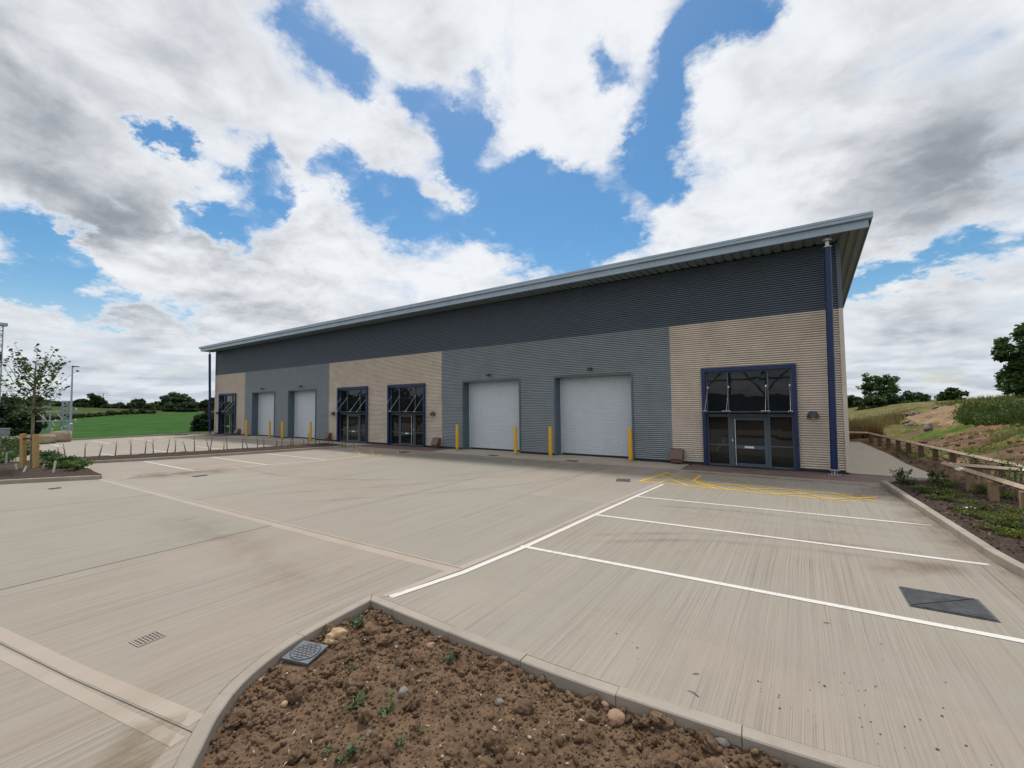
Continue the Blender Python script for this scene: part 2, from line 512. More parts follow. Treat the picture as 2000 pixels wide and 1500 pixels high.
def make_world():
    w = bpy.data.worlds.new("World"); scene.world = w; w.use_nodes = True
    t = w.node_tree; t.nodes.clear()
    k = NT.__new__(NT); k.t = t
    out = k.n('ShaderNodeOutputWorld'); bg = k.n('ShaderNodeBackground')
    k.l(bg.outputs[0], out.inputs[0])
    sky = k.n('ShaderNodeTexSky'); sky.sky_type = 'NISHITA'; sky.sun_disc = False
    sky.sun_elevation = SUN_EL; sky.sun_rotation = math.atan2(SUN_AZ[0], SUN_AZ[1])
    sky.air_density = 1.1; sky.dust_density = 0.6; sky.ozone_density = 2.2
    d = k.vmath('NORMALIZE', k.n('ShaderNodeTexCoord').outputs['Generated'])
    sp = k.n('ShaderNodeSeparateXYZ'); k.l(d, sp.inputs[0])
    z = k.math('MAXIMUM', sp.outputs[2], 0.0)
    iz = k.math('DIVIDE', 1.0, k.math('ADD', z, 0.16))
    pv = k.n('ShaderNodeCombineXYZ')
    k.l(k.math('MULTIPLY', sp.outputs[0], iz), pv.inputs[0]); k.l(k.math('MULTIPLY', sp.outputs[1], iz), pv.inputs[1])
    P = pv.outputs[0]
    iz2 = k.math('DIVIDE', 1.0, k.math('ADD', z, 0.38)); pv2 = k.n('ShaderNodeCombineXYZ')
    k.l(k.math('MULTIPLY', sp.outputs[0], iz2), pv2.inputs[0]); k.l(k.math('MULTIPLY', sp.outputs[1], iz2), pv2.inputs[1]); k.l(k.math('MULTIPLY', z, 0.6), pv2.inputs[2])
    P2 = pv2.outputs[0]
    n1 = k.noise(P, 1.55, 9, 0.56, 0.25)
    # same field a step towards the sun: lit and shaded sides of the billows
    off = k.vmath('ADD', P, (-0.10, 0.05, 0.0))
    n1s = k.noise(off, 1.55, 5, 0.5, 0.25)
    n2 = k.noise(P, 0.8, 4, 0.5)
    # warp for ragged cloud edges
    nw = k.n('ShaderNodeTexNoise'); k.l(P2, nw.inputs['Vector'])
    nw.inputs['Scale'].default_value = 3.6; nw.inputs['Detail'].default_value = 8; nw.inputs['Roughness'].default_value = 0.66
    wv = k.vmath('SUBTRACT', nw.outputs['Color'], (0.5, 0.5, 0.5))
    sc = k.n('ShaderNodeVectorMath', operation='SCALE'); k.l(wv, sc.inputs[0]); sc.inputs['Scale'].default_value = 0.25
    dw = k.vmath('NORMALIZE', k.vmath('ADD', d, sc.outputs[0]))

    def field(blobs, vec):
        acc = None
        for (u, v, r, a) in blobs:
            c = sight(u, v)
            ang = r / FPX * (1 / (1 + ((u - 1000) ** 2 + (v - 750) ** 2) / FPX ** 2)) ** 0.75
            kk = 1.0 / (ang * ang)       # exp(-kk*(1-cos)*2) ~ exp(-(angle/ang)^2)
            dt = k.vmath('DOT_PRODUCT', vec, tuple(float(q) for q in c))
            e = k.math('EXPONENT', k.math('MULTIPLY_ADD', dt, 2 * kk, -2 * kk))
            acc = k.math('MULTIPLY', e, a) if acc is None else k.math('MULTIPLY_ADD', e, a, acc)
        return acc

    holes = [(560, 10, 60, .95), (620, 105, 60, .85), (690, 150, 52, .8), (800, 180, 42, .75), (890, 220, 55, .9), (925, 190, 50, .7),
             (930, 120, 30, .4), (905, 320, 42, .9), (940, 280, 45, .6), (760, 362, 40, .8), (690, 362, 40, .8), (790, 420, 75, .95),
             (880, 440, 70, .7), (720, 430, 45, .5), (960, 420, 60, .8), (1030, 350, 55, .8), (1080, 400, 70, .95), (1150, 410, 70, .9),
             (1110, 475, 70, .9), (1210, 455, 40, .8), (1040, 470, 60, .6), (1275, 320, 62, .9), (1240, 290, 40, .7), (1330, 350, 40, .6),
             (1180, 110, 38, .8), (1195, 180, 35, .7), (1300, 180, 45, .8), (1330, 110, 45, .6), (1370, 55, 60, .9), (1450, 40, 60, .9),
             (1520, 20, 45, .8), (1285, 240, 45, .6), (450, 312, 42, .8), (500, 380, 48, .95), (505, 285, 36, .7), (600, 335, 34, .7), (650, 320, 38, .7), (540, 360, 30, .5),
             (285, 250, 26, .8), (320, 268, 28, .9), (358, 292, 26, .85), (405, 428, 36, .9), (350, 428, 38, .9), (460, 450, 40, .7),
             (70, 500, 62, .9), (130, 555, 50, .9), (105, 470, 45, .8), (30, 420, 40, .6), (160, 600, 40, .7), (60, 580, 30, .5),
             (20, 570, 24, .5), (370, 635, 28, .5), (230, 605, 26, .5), (310, 610, 24, .4), (1710, 545, 36, .9), (1760, 520, 36, .8), (1830, 495, 34, .8),
             (1900, 470, 26, .6), (1670, 555, 30, .7), (1960, 460, 24, .4), (840, 150, 30, .4)]
    puffs = [(790, 275, 50, .9), (720, 230, 70, .7), (650, 280, 50, .5), (1080, 260, 85, .8), (1110, 320, 45, .6), (1210, 260, 50, .6), (1080, 190, 110, .5), (700, 250, 60, .35), (590, 65, 45, .4), (610, 130, 35, .35), (280, 400, 140, .3), (625, 425, 52, 1.5), (570, 400, 30, .8), (545, 285, 36, 1.3),
             (860, 380, 34, 1.9), (900, 390, 30, 1.6), (760, 370, 22, .9), (600, 375, 40, .7), (960, 300, 28, .5), (540, 560, 170, .55), (330, 530, 120, .5), (850, 500, 90, .5), (960, 520, 70, .5), (1450, 420, 170, .4), (1700, 250, 260, .4),
             (1260, 430, 30, .3), (850, 70, 120, .4), (100, 200, 200, .4), (420, 150, 170, .4), (1420, 180, 60, .4), (105, 555, 22, .7), (200, 640, 90, .5),
             (1800, 640, 120, .3), (1280, 80, 40, .35), (220, 460, 90, .5)]
    H = field(holes, dw)
    H = k.math('MINIMUM', H, 0.92)
    Q = field(puffs, dw)
    cov = k.math('MULTIPLY_ADD', k.math('SUBTRACT', n1, 0.5), 1.15, 0.66)
    n3 = k.noise(P2, 5.6, 8, 0.62, 0.35)
    cov = k.math('MULTIPLY_ADD', k.math('SUBTRACT', n3, 0.5), 1.35, cov)
    cov = k.math('SUBTRACT', cov, k.math('MULTIPLY', H, 0.86))
    cov = k.math('MULTIPLY_ADD', Q, 0.34, cov)
    a = k.ramp(cov, 0.03, 0.70)
    # grey bellies
    dark = [(300, 520, 90, -.35), (620, 510, 110, -.4), (860, 520, 80, -.4), (1450, 440, 110, -.3), (1100, 220, 110, -.25), (650, 260, 90, -.3), (1000, 60, 60, -.2), (1420, 200, 60, -.3), (430, 130, 70, -.2), (80, 300, 150, .55), (200, 380, 130, .45), (20, 180, 130, .4), (300, 200, 130, .3), (225, 450, 65, .6), (290, 455, 45, .4), (120, 350, 90, .3), (380, 60, 90, .3), (560, 200, 70, .25), (680, 30, 60, .2),
            (440, 575, 100, .42), (600, 585, 110, .42), (330, 555, 70, .3), (760, 600, 90, .3), (1000, 560, 60, .2), (1860, 300, 170, .62), (1730, 380, 110, .45), (1960, 380, 140, .5),
            (1960, 150, 120, .35), (1820, 80, 120, .2), (1600, 230, 90, .18), (1800, 600, 110, .34), (1900, 650, 110, .34), (1450, 330, 80, .12), (410, 180, 70, .2),
            (200, 625, 60, .35), (280, 650, 60, .35), (860, 60, 80, .18), (640, 420, 30, .2), (1070, 130, 60, .14), (150, 680, 120, .22), (1560, 470, 60, .2)]
    sc2 = k.n('ShaderNodeVectorMath', operation='SCALE'); k.l(wv, sc2.inputs[0]); sc2.inputs['Scale'].default_value = 0.13
    D = field(dark, k.vmath('NORMALIZE', k.vmath('ADD', d, sc2.outputs[0])))
    rel = k.math('MULTIPLY', k.math('SUBTRACT', n1s, n1), 2.6)
    g = k.math('MULTIPLY_ADD', k.math('SUBTRACT', n2, 0.5), 0.7, 0.20)
    n3s = k.noise(k.vmath('ADD', P2, (-0.030, 0.012, 0.03)), 5.6, 5, 0.58, 0.35)
    rel = k.math('MULTIPLY_ADD', k.math('SUBTRACT', n3s, n3), 1.25, rel)
    g = k.math('ADD', k.math('ADD', g, rel), k.math('MULTIPLY', D, 0.80))
    thick = k.ramp(cov, 0.34, 0.80)
    g = k.math('MULTIPLY', g, k.math('MULTIPLY_ADD', thick, 0.85, 0.15), clamp=False)
    g = k.ramp(g, -0.12, 1.35)
    cl = k.mix(g, (0.83, 0.85, 0.885), (0.27, 0.30, 0.345))
    # towards the horizon the layers close up and turn pale blue grey
    hz = k.ramp(z, 0.0, 0.22, 1.0, 0.0)
    lay = k.noise(k.mapv(P, (1.0, 1.0, 1)), 2.4, 6, 0.55)
    clh = k.mix(k.ramp(lay, 0.38, 0.62), (0.69, 0.735, 0.795), (0.41, 0.47, 0.555))
    cl = k.mix(k.math('MULTIPLY', hz, 0.75), cl, clh)
    a = k.math('MAXIMUM', a, k.math('MULTIPLY', hz, 0.62))
    blue = k.n('ShaderNodeVectorMath', operation='SCALE'); k.l(sky.outputs[0], blue.inputs[0]); blue.inputs['Scale'].default_value = 0.105
    hs = k.n('ShaderNodeHueSaturation'); k.l(blue.outputs[0], hs.inputs['Color']); hs.inputs['Saturation'].default_value = 1.34; hs.inputs['Value'].default_value = 0.99; hs.inputs['Hue'].default_value = 0.492
    k.l(k.mix(a, hs.outputs[0], cl), bg.inputs[0])
    bg.inputs[1].default_value = 1.0
    w.cycles.sampling_method = 'MANUAL'; w.cycles.sample_map_resolution = 512


make_world()
sun = bpy.data.lights.new("sun", 'SUN'); sun.energy = 2.5; sun.angle = R(8); sun.color = (1.0, 0.95, 0.87)
so = bpy.data.objects.new("sun", sun); COL.objects.link(so)
so.rotation_euler = Vector((-SUN_AZ[0] * math.cos(SUN_EL), -SUN_AZ[1] * math.cos(SUN_EL), -math.sin(SUN_EL))).to_track_quat('-Z', 'Y').to_euler()

scene.view_settings.view_transform = 'Standard'; scene.view_settings.look = 'None'
scene.view_settings.exposure = 0.09; scene.view_settings.gamma = 1.0
scene.cycles.max_bounces = 6; scene.cycles.transparent_max_bounces = 8
scene.cycles.caustics_reflective = False; scene.cycles.caustics_refractive = False

#SECTIONS
# ------------------------------------------------------------------ the building
WY = 17.70                      # plane of the cladding crests
X0, X1 = -45.58, 1.27           # ends of the front
BACKY = 46.0
ZB, ZT = 5.45, 7.66             # colour change, top of the wall


def roof_z(y): return 8.09 - (y - 16.6) * 0.0685


bld = empty('industrial_building', (0, 0, 0))
tag(bld, 'long low industrial building clad in slate, grey and beige corrugated metal', 'building')


def corrugated(name, mat, xa, xb, za, zb, openings, pitch=0.0795):
    """horizontal half-round ribs between za and zb, left out over the openings (x0, x1, ztop)"""
    mb = MB()
    prof = []
    n = max(1, round((zb - za) / pitch)); p = (zb - za) / n
    shape = [(0.00, 0.080), (0.40, 0.080), (0.415, 0.008), (0.46, 0.0), (0.70, 0.002), (0.86, 0.012), (0.97, 0.036)]
    for i in range(n):
        for t, dy in shape: prof.append((za + (i + t) * p, WY + dy))
    prof.append((zb, WY + 0.080))
    for (z0, y0), (z1, y1) in zip(prof[:-1], prof[1:]):
        zm = (z0 + z1) / 2
        cuts = sorted((max(xa, a), min(xb, b)) for a, b, zt in openings if zm < zt and b > xa and a < xb)
        x = xa
        for a, b in cuts:
            if a > x: mb.quad((x, y0, z0), (a, y0, z0), (a, y1, z1), (x, y1, z1))
            x = b
        if x < xb: mb.quad((x, y0, z0), (xb, y0, z0), (xb, y1, z1), (x, y1, z1))
    o = mb.build(name, mat, bld)
    return o


ENT = [(-44.60, -41.32), (-26.39, -23.16), (-21.20, -17.98), (-3.13, -0.09)]
ENT_HANDLE = [1, -1, 1, -1]
ENT_WORD = ['at the far left end of the building', 'beside the soil strip, left of the middle pair', 'right of the middle pair, beside the brown meter box', 'nearest the camera']
DOORS = [(-38.45, -34.76), (-32.77, -29.02), (-15.18, -11.45), (-9.56, -5.82)]
OPEN = [(a + .03, b - .03, 3.66) for a, b in ENT] + [(a, b, 3.66) for a, b in DOORS]
PX = [X0 + 0.12, -39.80, -27.45, -16.72, -4.28, X1 - 0.12]
for i in range(5):
    o = corrugated('lower_cladding', M['beige'] if i % 2 == 0 else M['grey'], PX[i], PX[i + 1], 0.09, ZB, OPEN)
    o['label'] = 'beige corrugated cladding' if i % 2 == 0 else 'grey corrugated cladding'
corrugated('upper_cladding', M['slate'], PX[0], PX[5], ZB, ZT, [])
# thin drip flashing at the colour change and dark base trim
mb = MB()
segs = [PX[0]] + [q for a, b in sorted([(a, b) for a, b in ENT + DOORS]) for q in (a, b)] + [PX[5]]
for a, b in zip(segs[0::2], segs[1::2]): MB().box(a, b, WY + 0.006, WY + 0.12, 0.004, 0.09).build('base_trim', M['dark'], bld)
for (xa, xb) in ((X0, X0 + 0.12), (X1 - 0.12, X1)):
    for mat, za, zb, lab in ((M['beige'], 0.06, ZB, 'beige corner flashing'), (M['slate'], ZB + 0.004, ZT, 'slate corner flashing')):
        mb = MB(); mb.box(xa, xb, WY - 0.014, WY + 0.12, za, zb)
        o = mb.build('corner_flashing', mat, bld); o['label'] = lab
# gables and back wall
for x, n in ((X0 + 0.03, -1), (X1 - 0.03, 1)):
    mb = MB(); mb.hexa([(x - .02, WY + .12, 0), (x + .02, WY + .12, 0), (x + .02, BACKY, 0), (x - .02, BACKY, 0)],
                       [(x - .02, WY + .12, roof_z(WY) - .25), (x + .02, WY + .12, roof_z(WY) - .25), (x + .02, BACKY, roof_z(BACKY) - .25), (x - .02, BACKY, roof_z(BACKY) - .25)])
    mb.build('gable_wall', M['beige'], bld)
mb = MB(); mb.box(X0 + .05, X1 - .05, BACKY - .02, BACKY + .05, 0, roof_z(BACKY) - .2); mb.build('back_wall', M['grey'], bld)

# roof with fascia, soffit and verges
EX0, EX1, EY = -46.42, 2.02, 16.60
mb = MB()
yb = BACKY + 0.8
mb.hexa([(EX0 + .02, EY + .05, roof_z(EY) - .10), (EX1 - .02, EY + .05, roof_z(EY) - .10), (EX1 - .02, yb, roof_z(yb) - .10), (EX0 + .02, yb, roof_z(yb) - .10)],
        [(EX0 + .02, EY + .05, roof_z(EY) - .005), (EX1 - .02, EY + .05, roof_z(EY) - .005), (EX1 - .02, yb, roof_z(yb) - .005), (EX0 + .02, yb, roof_z(yb) - .005)])
roof = mb.build('roof', M['slate'], bld)
mb = MB()
mb.box(EX0, EX1, EY, EY + .30, 8.025, 8.10)
mb.box(EX0, EX1, EY + .022, EY + .30, 8.012, 8.025)
mb.box(EX0, EX1, EY + .008, EY + .30, 7.925, 8.012)
mb.build('upper_fascia', M['alloy'], roof)
mb = MB(); mb.box(EX0 + .10, EX1 - .10, EY + .12, EY + .20, 7.68, 7.918)
for q in range(1, 16):
    pass
mb.build('lower_fascia', M['alloy'], roof)
# verge trims following the slope
for x, s in ((EX0, 1), (EX1, -1)):
    mb = MB(); xa, xb = x, x + s * .05; ya = EY + .305
    zt, zb_ = 0.008, -0.165
    mb.hexa([(xa, ya, roof_z(ya) + zb_), (xb, ya, roof_z(ya) + zb_), (xb, yb, roof_z(yb) + zb_), (xa, yb, roof_z(yb) + zb_)],
            [(xa, ya, roof_z(ya) + zt), (xb, ya, roof_z(ya) + zt), (xb, yb, roof_z(yb) + zt), (xa, yb, roof_z(yb) + zt)])
    mb.build('verge_trim', M['alloy'], roof)


def ribbed(xa, xb, ya, yb_, z, pitch, depth, slope=False):
    """soffit sheet with trapezoid ribs running in y"""
    mb = MB(); x = xa; pts = []
    while x < xb - 1e-4:
        for t, d in ((0, 0), (.62, 0), (.70, depth), (.92, depth)): pts.append((min(xb, x + t * pitch), d))
        x += pitch
    pts.append((xb, 0))
    zz = (lambda y: roof_z(y) + z) if slope else (lambda y: z)
    for (x0, d0), (x1, d1) in zip(pts[:-1], pts[1:]):
        mb.quad((x0, ya, zz(ya) + d0), (x0, yb_, zz(yb_) + d0), (x1, yb_, zz(yb_) + d1), (x1, ya, zz(ya) + d1))
    return mb


ribbed(EX0 + .10, 1.27, EY + .20, WY + .03, 7.69, 0.305, 0.045).build('front_soffit', M['soffit'], roof)
for xa, xb in ((EX0 + .05, X0), (1.27, EX1 - .05)):
    ribbed(xa, xb, EY + .21, yb, -0.235, 0.24, 0.05, True).build('verge_soffit', M['soffit'], roof)

# the two raking columns under the eaves
for xb, xt, lab in ((0.82, 0.90, 'blue column at the near corner'), (-45.30, -45.22, 'blue column at the far corner')):
    yb_, yt = 17.24, 17.06
    mb = MB(); mb.tube([(xb, yb_, 0.20), (xt, yt, 7.36)], 0.098, 20)
    c = mb.build('column', M['blue'], bld); c['label'] = lab
    mb = MB(); mb.box(xb - .17, xb + .17, yb_ - .12, yb_ + .12, 0.012, 0.03); mb.box(xb - .022, xb + .022, yb_ - .07, yb_ + .07, 0.03, 0.165)
    mb.box(xb - .14, xb + .14, yb_ - .10, yb_ + .10, 0.165, 0.20)
    for sx in (-1, 1): mb.box(xb + sx * .07 - .008, xb + sx * .07 + .008, yb_ - .05, yb_ + .05, 0.03, 0.165)
    mb.build('foot_plate', M['steel'], c)
    mb = MB(); mb.lathe((xt, yt, 7.36), [(.125, 0), (.125, .02)], 20); mb.box(xt - .016, xt + .016, yt - .045, yt + .045, 7.38, 7.58)
    mb.box(xt - .05, xt + .05, yt - .012, yt + .012, 7.38, 7.58)
    mb.lathe((xt, yt, 7.575), [(.13, 0), (.135, .06), (.10, .115)], 20)
    mb.build('pin_head', M['steel'], c)


# entrances
def make_entrance(x0, x1, hs, word):
    y0 = WY - .085
    mb = MB(); t = .13
    mb.box(x0, x0 + t, y0, WY + .26, 0.004, 3.68); mb.box(x1 - t, x1, y0, WY + .26, 0.004, 3.68); mb.box(x0 + t, x1 - t, y0 + .001, WY + .26, 3.68 - .14, 3.68 - .001)
    sur = mb.build('entrance', M['blue'], bld); sur['label'] = 'blue framed glazed entrance ' + word
    xa, xb = x0 + t, x1 - t; W = xb - xa
    gy = WY + .13
    d0 = xa + W * .272; d1 = xa + W * .735           # door frame zone
    if hs > 0: d0, d1 = xa + W * .265, xa + W * .728
    mb = MB(); f = .055
    zt = 3.54
    for (a, b, c, d) in ((xa, xa + f, 0.02, zt), (xb - f, xb, 0.02, zt), (d0 - .03, d0 + .055, 0.02, 1.84), (d1 - .055, d1 + .03, 0.02, 1.84), (d0 - .022, d0 + .022, 1.94, zt - f), (d1 - .022, d1 + .022, 1.94, zt - f)):
        mb.box(a, b, gy - .05, gy + .04, c, d)
    for (a, b, c, d) in ((xa + f, xb - f, zt - f, zt), (xa + f, xb - f, 1.84, 1.94), (xa + f, d0 - .03, .775, .82), (d1 + .03, xb - f, .775, .82), (xa + f, d0 - .03, .02, .085), (d1 + .03, xb - f, .02, .085)):
        mb.box(a, b, gy - .047, gy + .037, c, d)
    mb.build('glazing_frame', M['frame'], sur)
    panes = [(xa, d0, 1.94, zt), (d0, d1, 1.94, zt), (d1, xb, 1.94, zt), (xa, d0, .82, 1.84), (xa, d0, .04, .775), (d1, xb, .82, 1.84), (d1, xb, .04, .775)]
    for i, (a, b, c, d) in enumerate(panes):
        tl = rng.uniform(-.0025, .0025, 4)
        mb = MB(); mb.hexa([(a, gy + tl[0], c), (b, gy + tl[1], c), (b, gy + .02, c), (a, gy + .02, c)], [(a, gy + tl[2], d), (b, gy + tl[3], d), (b, gy + .02, d), (a, gy + .02, d)])
        mb.build('window_pane', M['glass'], sur)
    a, b = d0 + .06, d1 - .06; s = .10
    mb = MB()
    mb.box(a, a + s, gy - .06, gy + .01, .03, 1.825); mb.box(b - s, b, gy - .06, gy + .01, .03, 1.825)
    mb.box(a + s, b - s, gy - .058, gy + .01, .03, .15); mb.box(a + s, b - s, gy - .058, gy + .01, 1.72, 1.825); mb.box(a + s, b - s, gy - .058, gy + .01, .68, .80)
    mb.build('door_leaf', M['frame'], sur)
    for c, d in ((.15, .68), (.80, 1.72)):
        mb = MB(); mb.box(a + s, b - s, gy - .03, gy - .02, c, d); mb.build('door_pane', M['glass'], sur)
    hx = a + .15 if hs < 0 else b - .15
    mb = MB(); mb.tube([(hx, gy - .13, .07), (hx, gy - .13, 1.77)], .017, 10)
    for z in (.11, 1.73): mb.tube([(hx, gy - .13, z), (hx, gy - .05, z)], .012, 8)
    mb.build('pull_handle', M['bright'], sur)
    mb = MB(); xm = (a + b) / 2; mb.box(xm - .15, xm + .15, gy - .066, gy - .057, .70, .775); mb.box(xm - .12, xm + .12, gy - .070, gy - .065, .715, .76)
    mb.build('letter_plate', M['white'], sur)
    lx = a + .045 if hs < 0 else b - .045
    mb = MB(); mb.lathe((lx, gy - .07, .93), [(.02, 0), (.022, .05), (.01, .09)], 10); mb.build('lock_cylinder', M['bright'], sur)
    # glass canopy hung on rods
    mb = MB(); mb.box(xa - .02, xb + .02, WY - .78, WY - .02, 2.015, 2.028); mb.build('canopy_glass', M['canopy'], sur)
    mb = MB(); mb.box(xa, xb, WY - .02, gy - .06, 1.985, 2.05); mb.build('canopy_rail', M['frame'], sur)
    for rx in (x0 + .20, x0 + .91, x1 - .92, x1 - .20):
        mb = MB(); mb.tube([(rx, gy - .06, 2.95), (rx, WY - .70, 2.045)], .008, 8)
        mb.box(rx - .025, rx + .025, gy - .07, gy - .05, 2.91, 2.99)
        mb.build('canopy_tie', M['bright'], sur)
        mb = MB()
        w = .13 if abs(rx - (x0 + x1) / 2) < 1 else .05
        mb.tube([(rx - w, WY - .70, 2.035), (rx - w, WY - .70, 2.075), (rx + w, WY - .70, 2.075), (rx + w, WY - .70, 2.035)], .009, 6)
        mb.build('canopy_clamp', M['bright'], sur)
    mb = MB(); mb.box(x0 - .02, x1 + .02, WY - .115, WY - .087, 0.004, 0.03); mb.build('threshold', M['dark'], sur)


for (a, b), h, wd in zip(ENT, ENT_HANDLE, ENT_WORD): make_entrance(a, b, h, wd)

DW = ['far left', 'second from the left', 'second from the right', 'nearest']
for (a, b), wd in zip(DOORS, DW):
    sy = WY + .50
    mb = MB(); n = 46; z0, z1 = .085, 3.62; p = (z1 - z0) / n
    ia, ib = a + .07, b - .07
    prev = None
    for i in range(n):
        for t, dy in ((0, .016), (.10, .004), (.5, 0), (.88, .004), (.97, .018)):
            q = (z0 + (i + t) * p, sy + dy)
            if prev: mb.quad((ia, prev[1], prev[0]), (ib, prev[1], prev[0]), (ib, q[1], q[0]), (ia, q[1], q[0]))
            prev = q
    mb.quad((ia, sy + .018, prev[0]), (ib, sy + .018, prev[0]), (ib, sy + .018, 3.66), (ia, sy + .018, 3.66))
    sh = mb.build('loading_door', M['shutter'], bld); sh['label'] = 'pale silver roller shutter, ' + wd
    mb = MB(); t = .07
    mb.box(a, a + t, WY - .02, WY + .58, .004, 3.68); mb.box(b - t, b, WY - .02, WY + .58, .004, 3.68); mb.box(a + t, b - t, WY - .019, WY + .58, 3.61, 3.68)
    mb.build('door_jamb', M['jamb'], sh)
    for xx in (a + .07, b - .12):
        pass
    mb = MB(); mb.box(ia, ib, sy - .015, sy + .03, .012, .085); mb.build('bottom_seal', M['dark'], sh)
    for q in (ia + .004, ib - .06): MB().box(q, q + .056, sy - .03, sy - .003, .03, 3.58).build('guide_rail', M['shutter'], sh)

# lamps on the wall
for (a, b), wd in zip(DOORS, DW):
    xm = (a + b) / 2; z = 3.93
    r = empty('flood_light', (xm, WY, z))
    tag(r, 'small black floodlight above the roller shutter %s' % {'far left': 'farthest from the camera', 'second from the left': 'left of the middle glazed entrances', 'second from the right': 'right of the middle glazed entrances', 'nearest': 'nearest the camera'}[wd], 'light', 'floodlights above the shutter doors')
    mb = MB(); mb.hexa([(-.09, -.20, -.055), (.09, -.20, -.055), (.09, -.06, -.04), (-.09, -.06, -.04)], [(-.09, -.22, .02), (.09, -.22, .02), (.09, -.06, .055), (-.09, -.06, .055)])
    mb.build('lamp_head', M['lamp'], r)
    mb = MB(); mb.box(-.05, .05, -.012, .0, -.06, .05); mb.tube([(0, -.01, 0), (0, -.08, 0)], .018, 8); mb.build('wall_bracket', M['lamp'], r)
    mb = MB(); mb.quad((-.075, -.199, -.058), (-.075, -.075, -.045), (.075, -.075, -.045), (.075, -.199, -.058)); mb.build('lens', M['white'], r)

for x, wd in ((0.33, 'right of the glazed entrance nearest the camera'), (-17.37, 'right of the middle pair of glazed entrances'), (-26.87, 'left of the middle pair of glazed entrances'), (-44.87, 'left of the farthest glazed entrance')):
    r = empty('wall_light', (x, WY - .004, 1.82))
    tag(r, 'dark half-dome wall light ' + wd, 'light', 'dome lights on the wall')
    mb = MB(); n = 14; vs = []; fs = []
    rows = [(1.0, 0.0), (.98, .06), (.9, .12), (.72, .18), (.42, .225), (.0, .24)]
    for f, z in rows:
        for k in range(n + 1):
            t = math.pi * k / n
            vs.append((-.17 * f * math.cos(t), -.19 * f * math.sin(t), z))
    for i in range(len(rows) - 1):
        for k in range(n): fs.append((i * (n + 1) + k, i * (n + 1) + k + 1, (i + 1) * (n + 1) + k + 1, (i + 1) * (n + 1) + k))
    mb.add(vs, fs, True); mb.build('shade', M['lamp'], r)
    mb = MB(); mb.box(-.10, .10, -.012, .0, -.03, .12); mb.build('back_plate', M['lamp'], r)
    mb = MB(); mb.lathe((0, -.08, -.03), [(.05, 0), (.07, .02), (.07, .04)], 12); mb.build('lens', M['white'], r)

# brown meter boxes standing against the wall
for x, wd in ((-4.09, 'left of the glazed entrance nearest the camera'), (-17.0, 'right of the middle pair of glazed entrances'), (-27.32, 'left of the middle pair of glazed entrances'), (-40.62, 'right of the farthest glazed entrance')):
    r = empty('meter_box', (x, WY - .005, .012))
    tag(r, 'brown meter box against the wall, ' + wd, 'meter box', 'brown meter boxes along the wall')
    w = .24
    mb = MB()
    mb.hexa([(-w + .03, -.26, .05), (w - .03, -.26, .05), (w - .03, 0, .05), (-w + .03, 0, .05)], [(-w + .03, -.30, .20), (w - .03, -.30, .20), (w - .03, 0, .20), (-w + .03, 0, .20)])
    mb.box(-w + .05, -w + .09, -.22, -.16, 0, .05); mb.box(w - .09, w - .05, -.22, -.16, 0, .05); mb.box(-w + .05, w - .05, -.05, 0, 0, .05)
    mb.build('base', M['brownbox'], r)
    mb = MB()
    mb.hexa([(-w, -.35, .20), (w, -.35, .20), (w, 0, .20), (-w, 0, .20)], [(-w, -.16, .56), (w, -.16, .56), (w, 0, .56), (-w, 0, .56)])
    mb.build('lid', M['brownbox'], r)
    mb = MB(); mb.box(-.05, .05, -.33, -.318, .22, .235); mb.build('catch', M['dark'], r)

# ------------------------------------------------------------------ bollards
bol = [(-37.50, 16.86, 'left of the farthest roller shutter'), (-34.04, 16.97, 'right of the farthest roller shutter'), (-31.96, 16.86, 'left of the roller shutter second from the far end'),
       (-28.18, 16.79, 'right of the roller shutter second from the far end'), (-15.06, 17.12, 'left of the roller shutter next to the middle entrances'),
       (-11.28, 16.99, 'right of the roller shutter next to the middle entrances'), (-9.45, 17.07, 'left of the roller shutter nearest the camera'), (-5.82, 17.22, 'right of the roller shutter nearest the camera')]
for i, (x, y, wd) in enumerate(bol):
    o = MB().lathe((0, 0, 0), [(.084, 0), (.084, 1.32), (.078, 1.345), (.05, 1.36)], 20).build('bollard', M['yellow'])
    o.location = (x, y, 0.0); o.rotation_euler = (R(random.uniform(-.6, .6)), R(random.uniform(-.6, .6)), 0)
    tag(o, 'yellow steel bollard ' + wd, 'bollard', 'yellow bollards beside the shutters')
    mb = MB().lathe((0, 0, 0), [(.13, 0.006), (.11, .02), (.086, .03)], 20); mb.build('concrete_collar', M['joint'], o)
# ------------------------------------------------------------------ the yard
def poly_mesh(name, outer, holes, z, mat):
    loops = [[Vector((x, y, 0)) for x, y in outer]] + [[Vector((x, y, 0)) for x, y in h] for h in holes]
    tris = tessellate_polygon(loops)
    vs = [(p.x, p.y, z) for l in loops for p in l]
    mb = MB()
    fs = []
    for t in tris:
        a, b, c = (np.array(vs[i][:2]) for i in t)
        cr = (b[0] - a[0]) * (c[1] - a[1]) - (b[1] - a[1]) * (c[0] - a[0])
        fs.append(tuple(t) if cr > 0 else tuple(reversed(t)))
    mb.add(vs, fs)
    return struct(mb.build(name, mat))


def bez(p0, p1, p2, n):
    return [((1 - t) ** 2 * p0[0] + 2 * t * (1 - t) * p1[0] + t * t * p2[0], (1 - t) ** 2 * p0[1] + 2 * t * (1 - t) * p1[1] + t * t * p2[1]) for t in np.linspace(0, 1, n)]


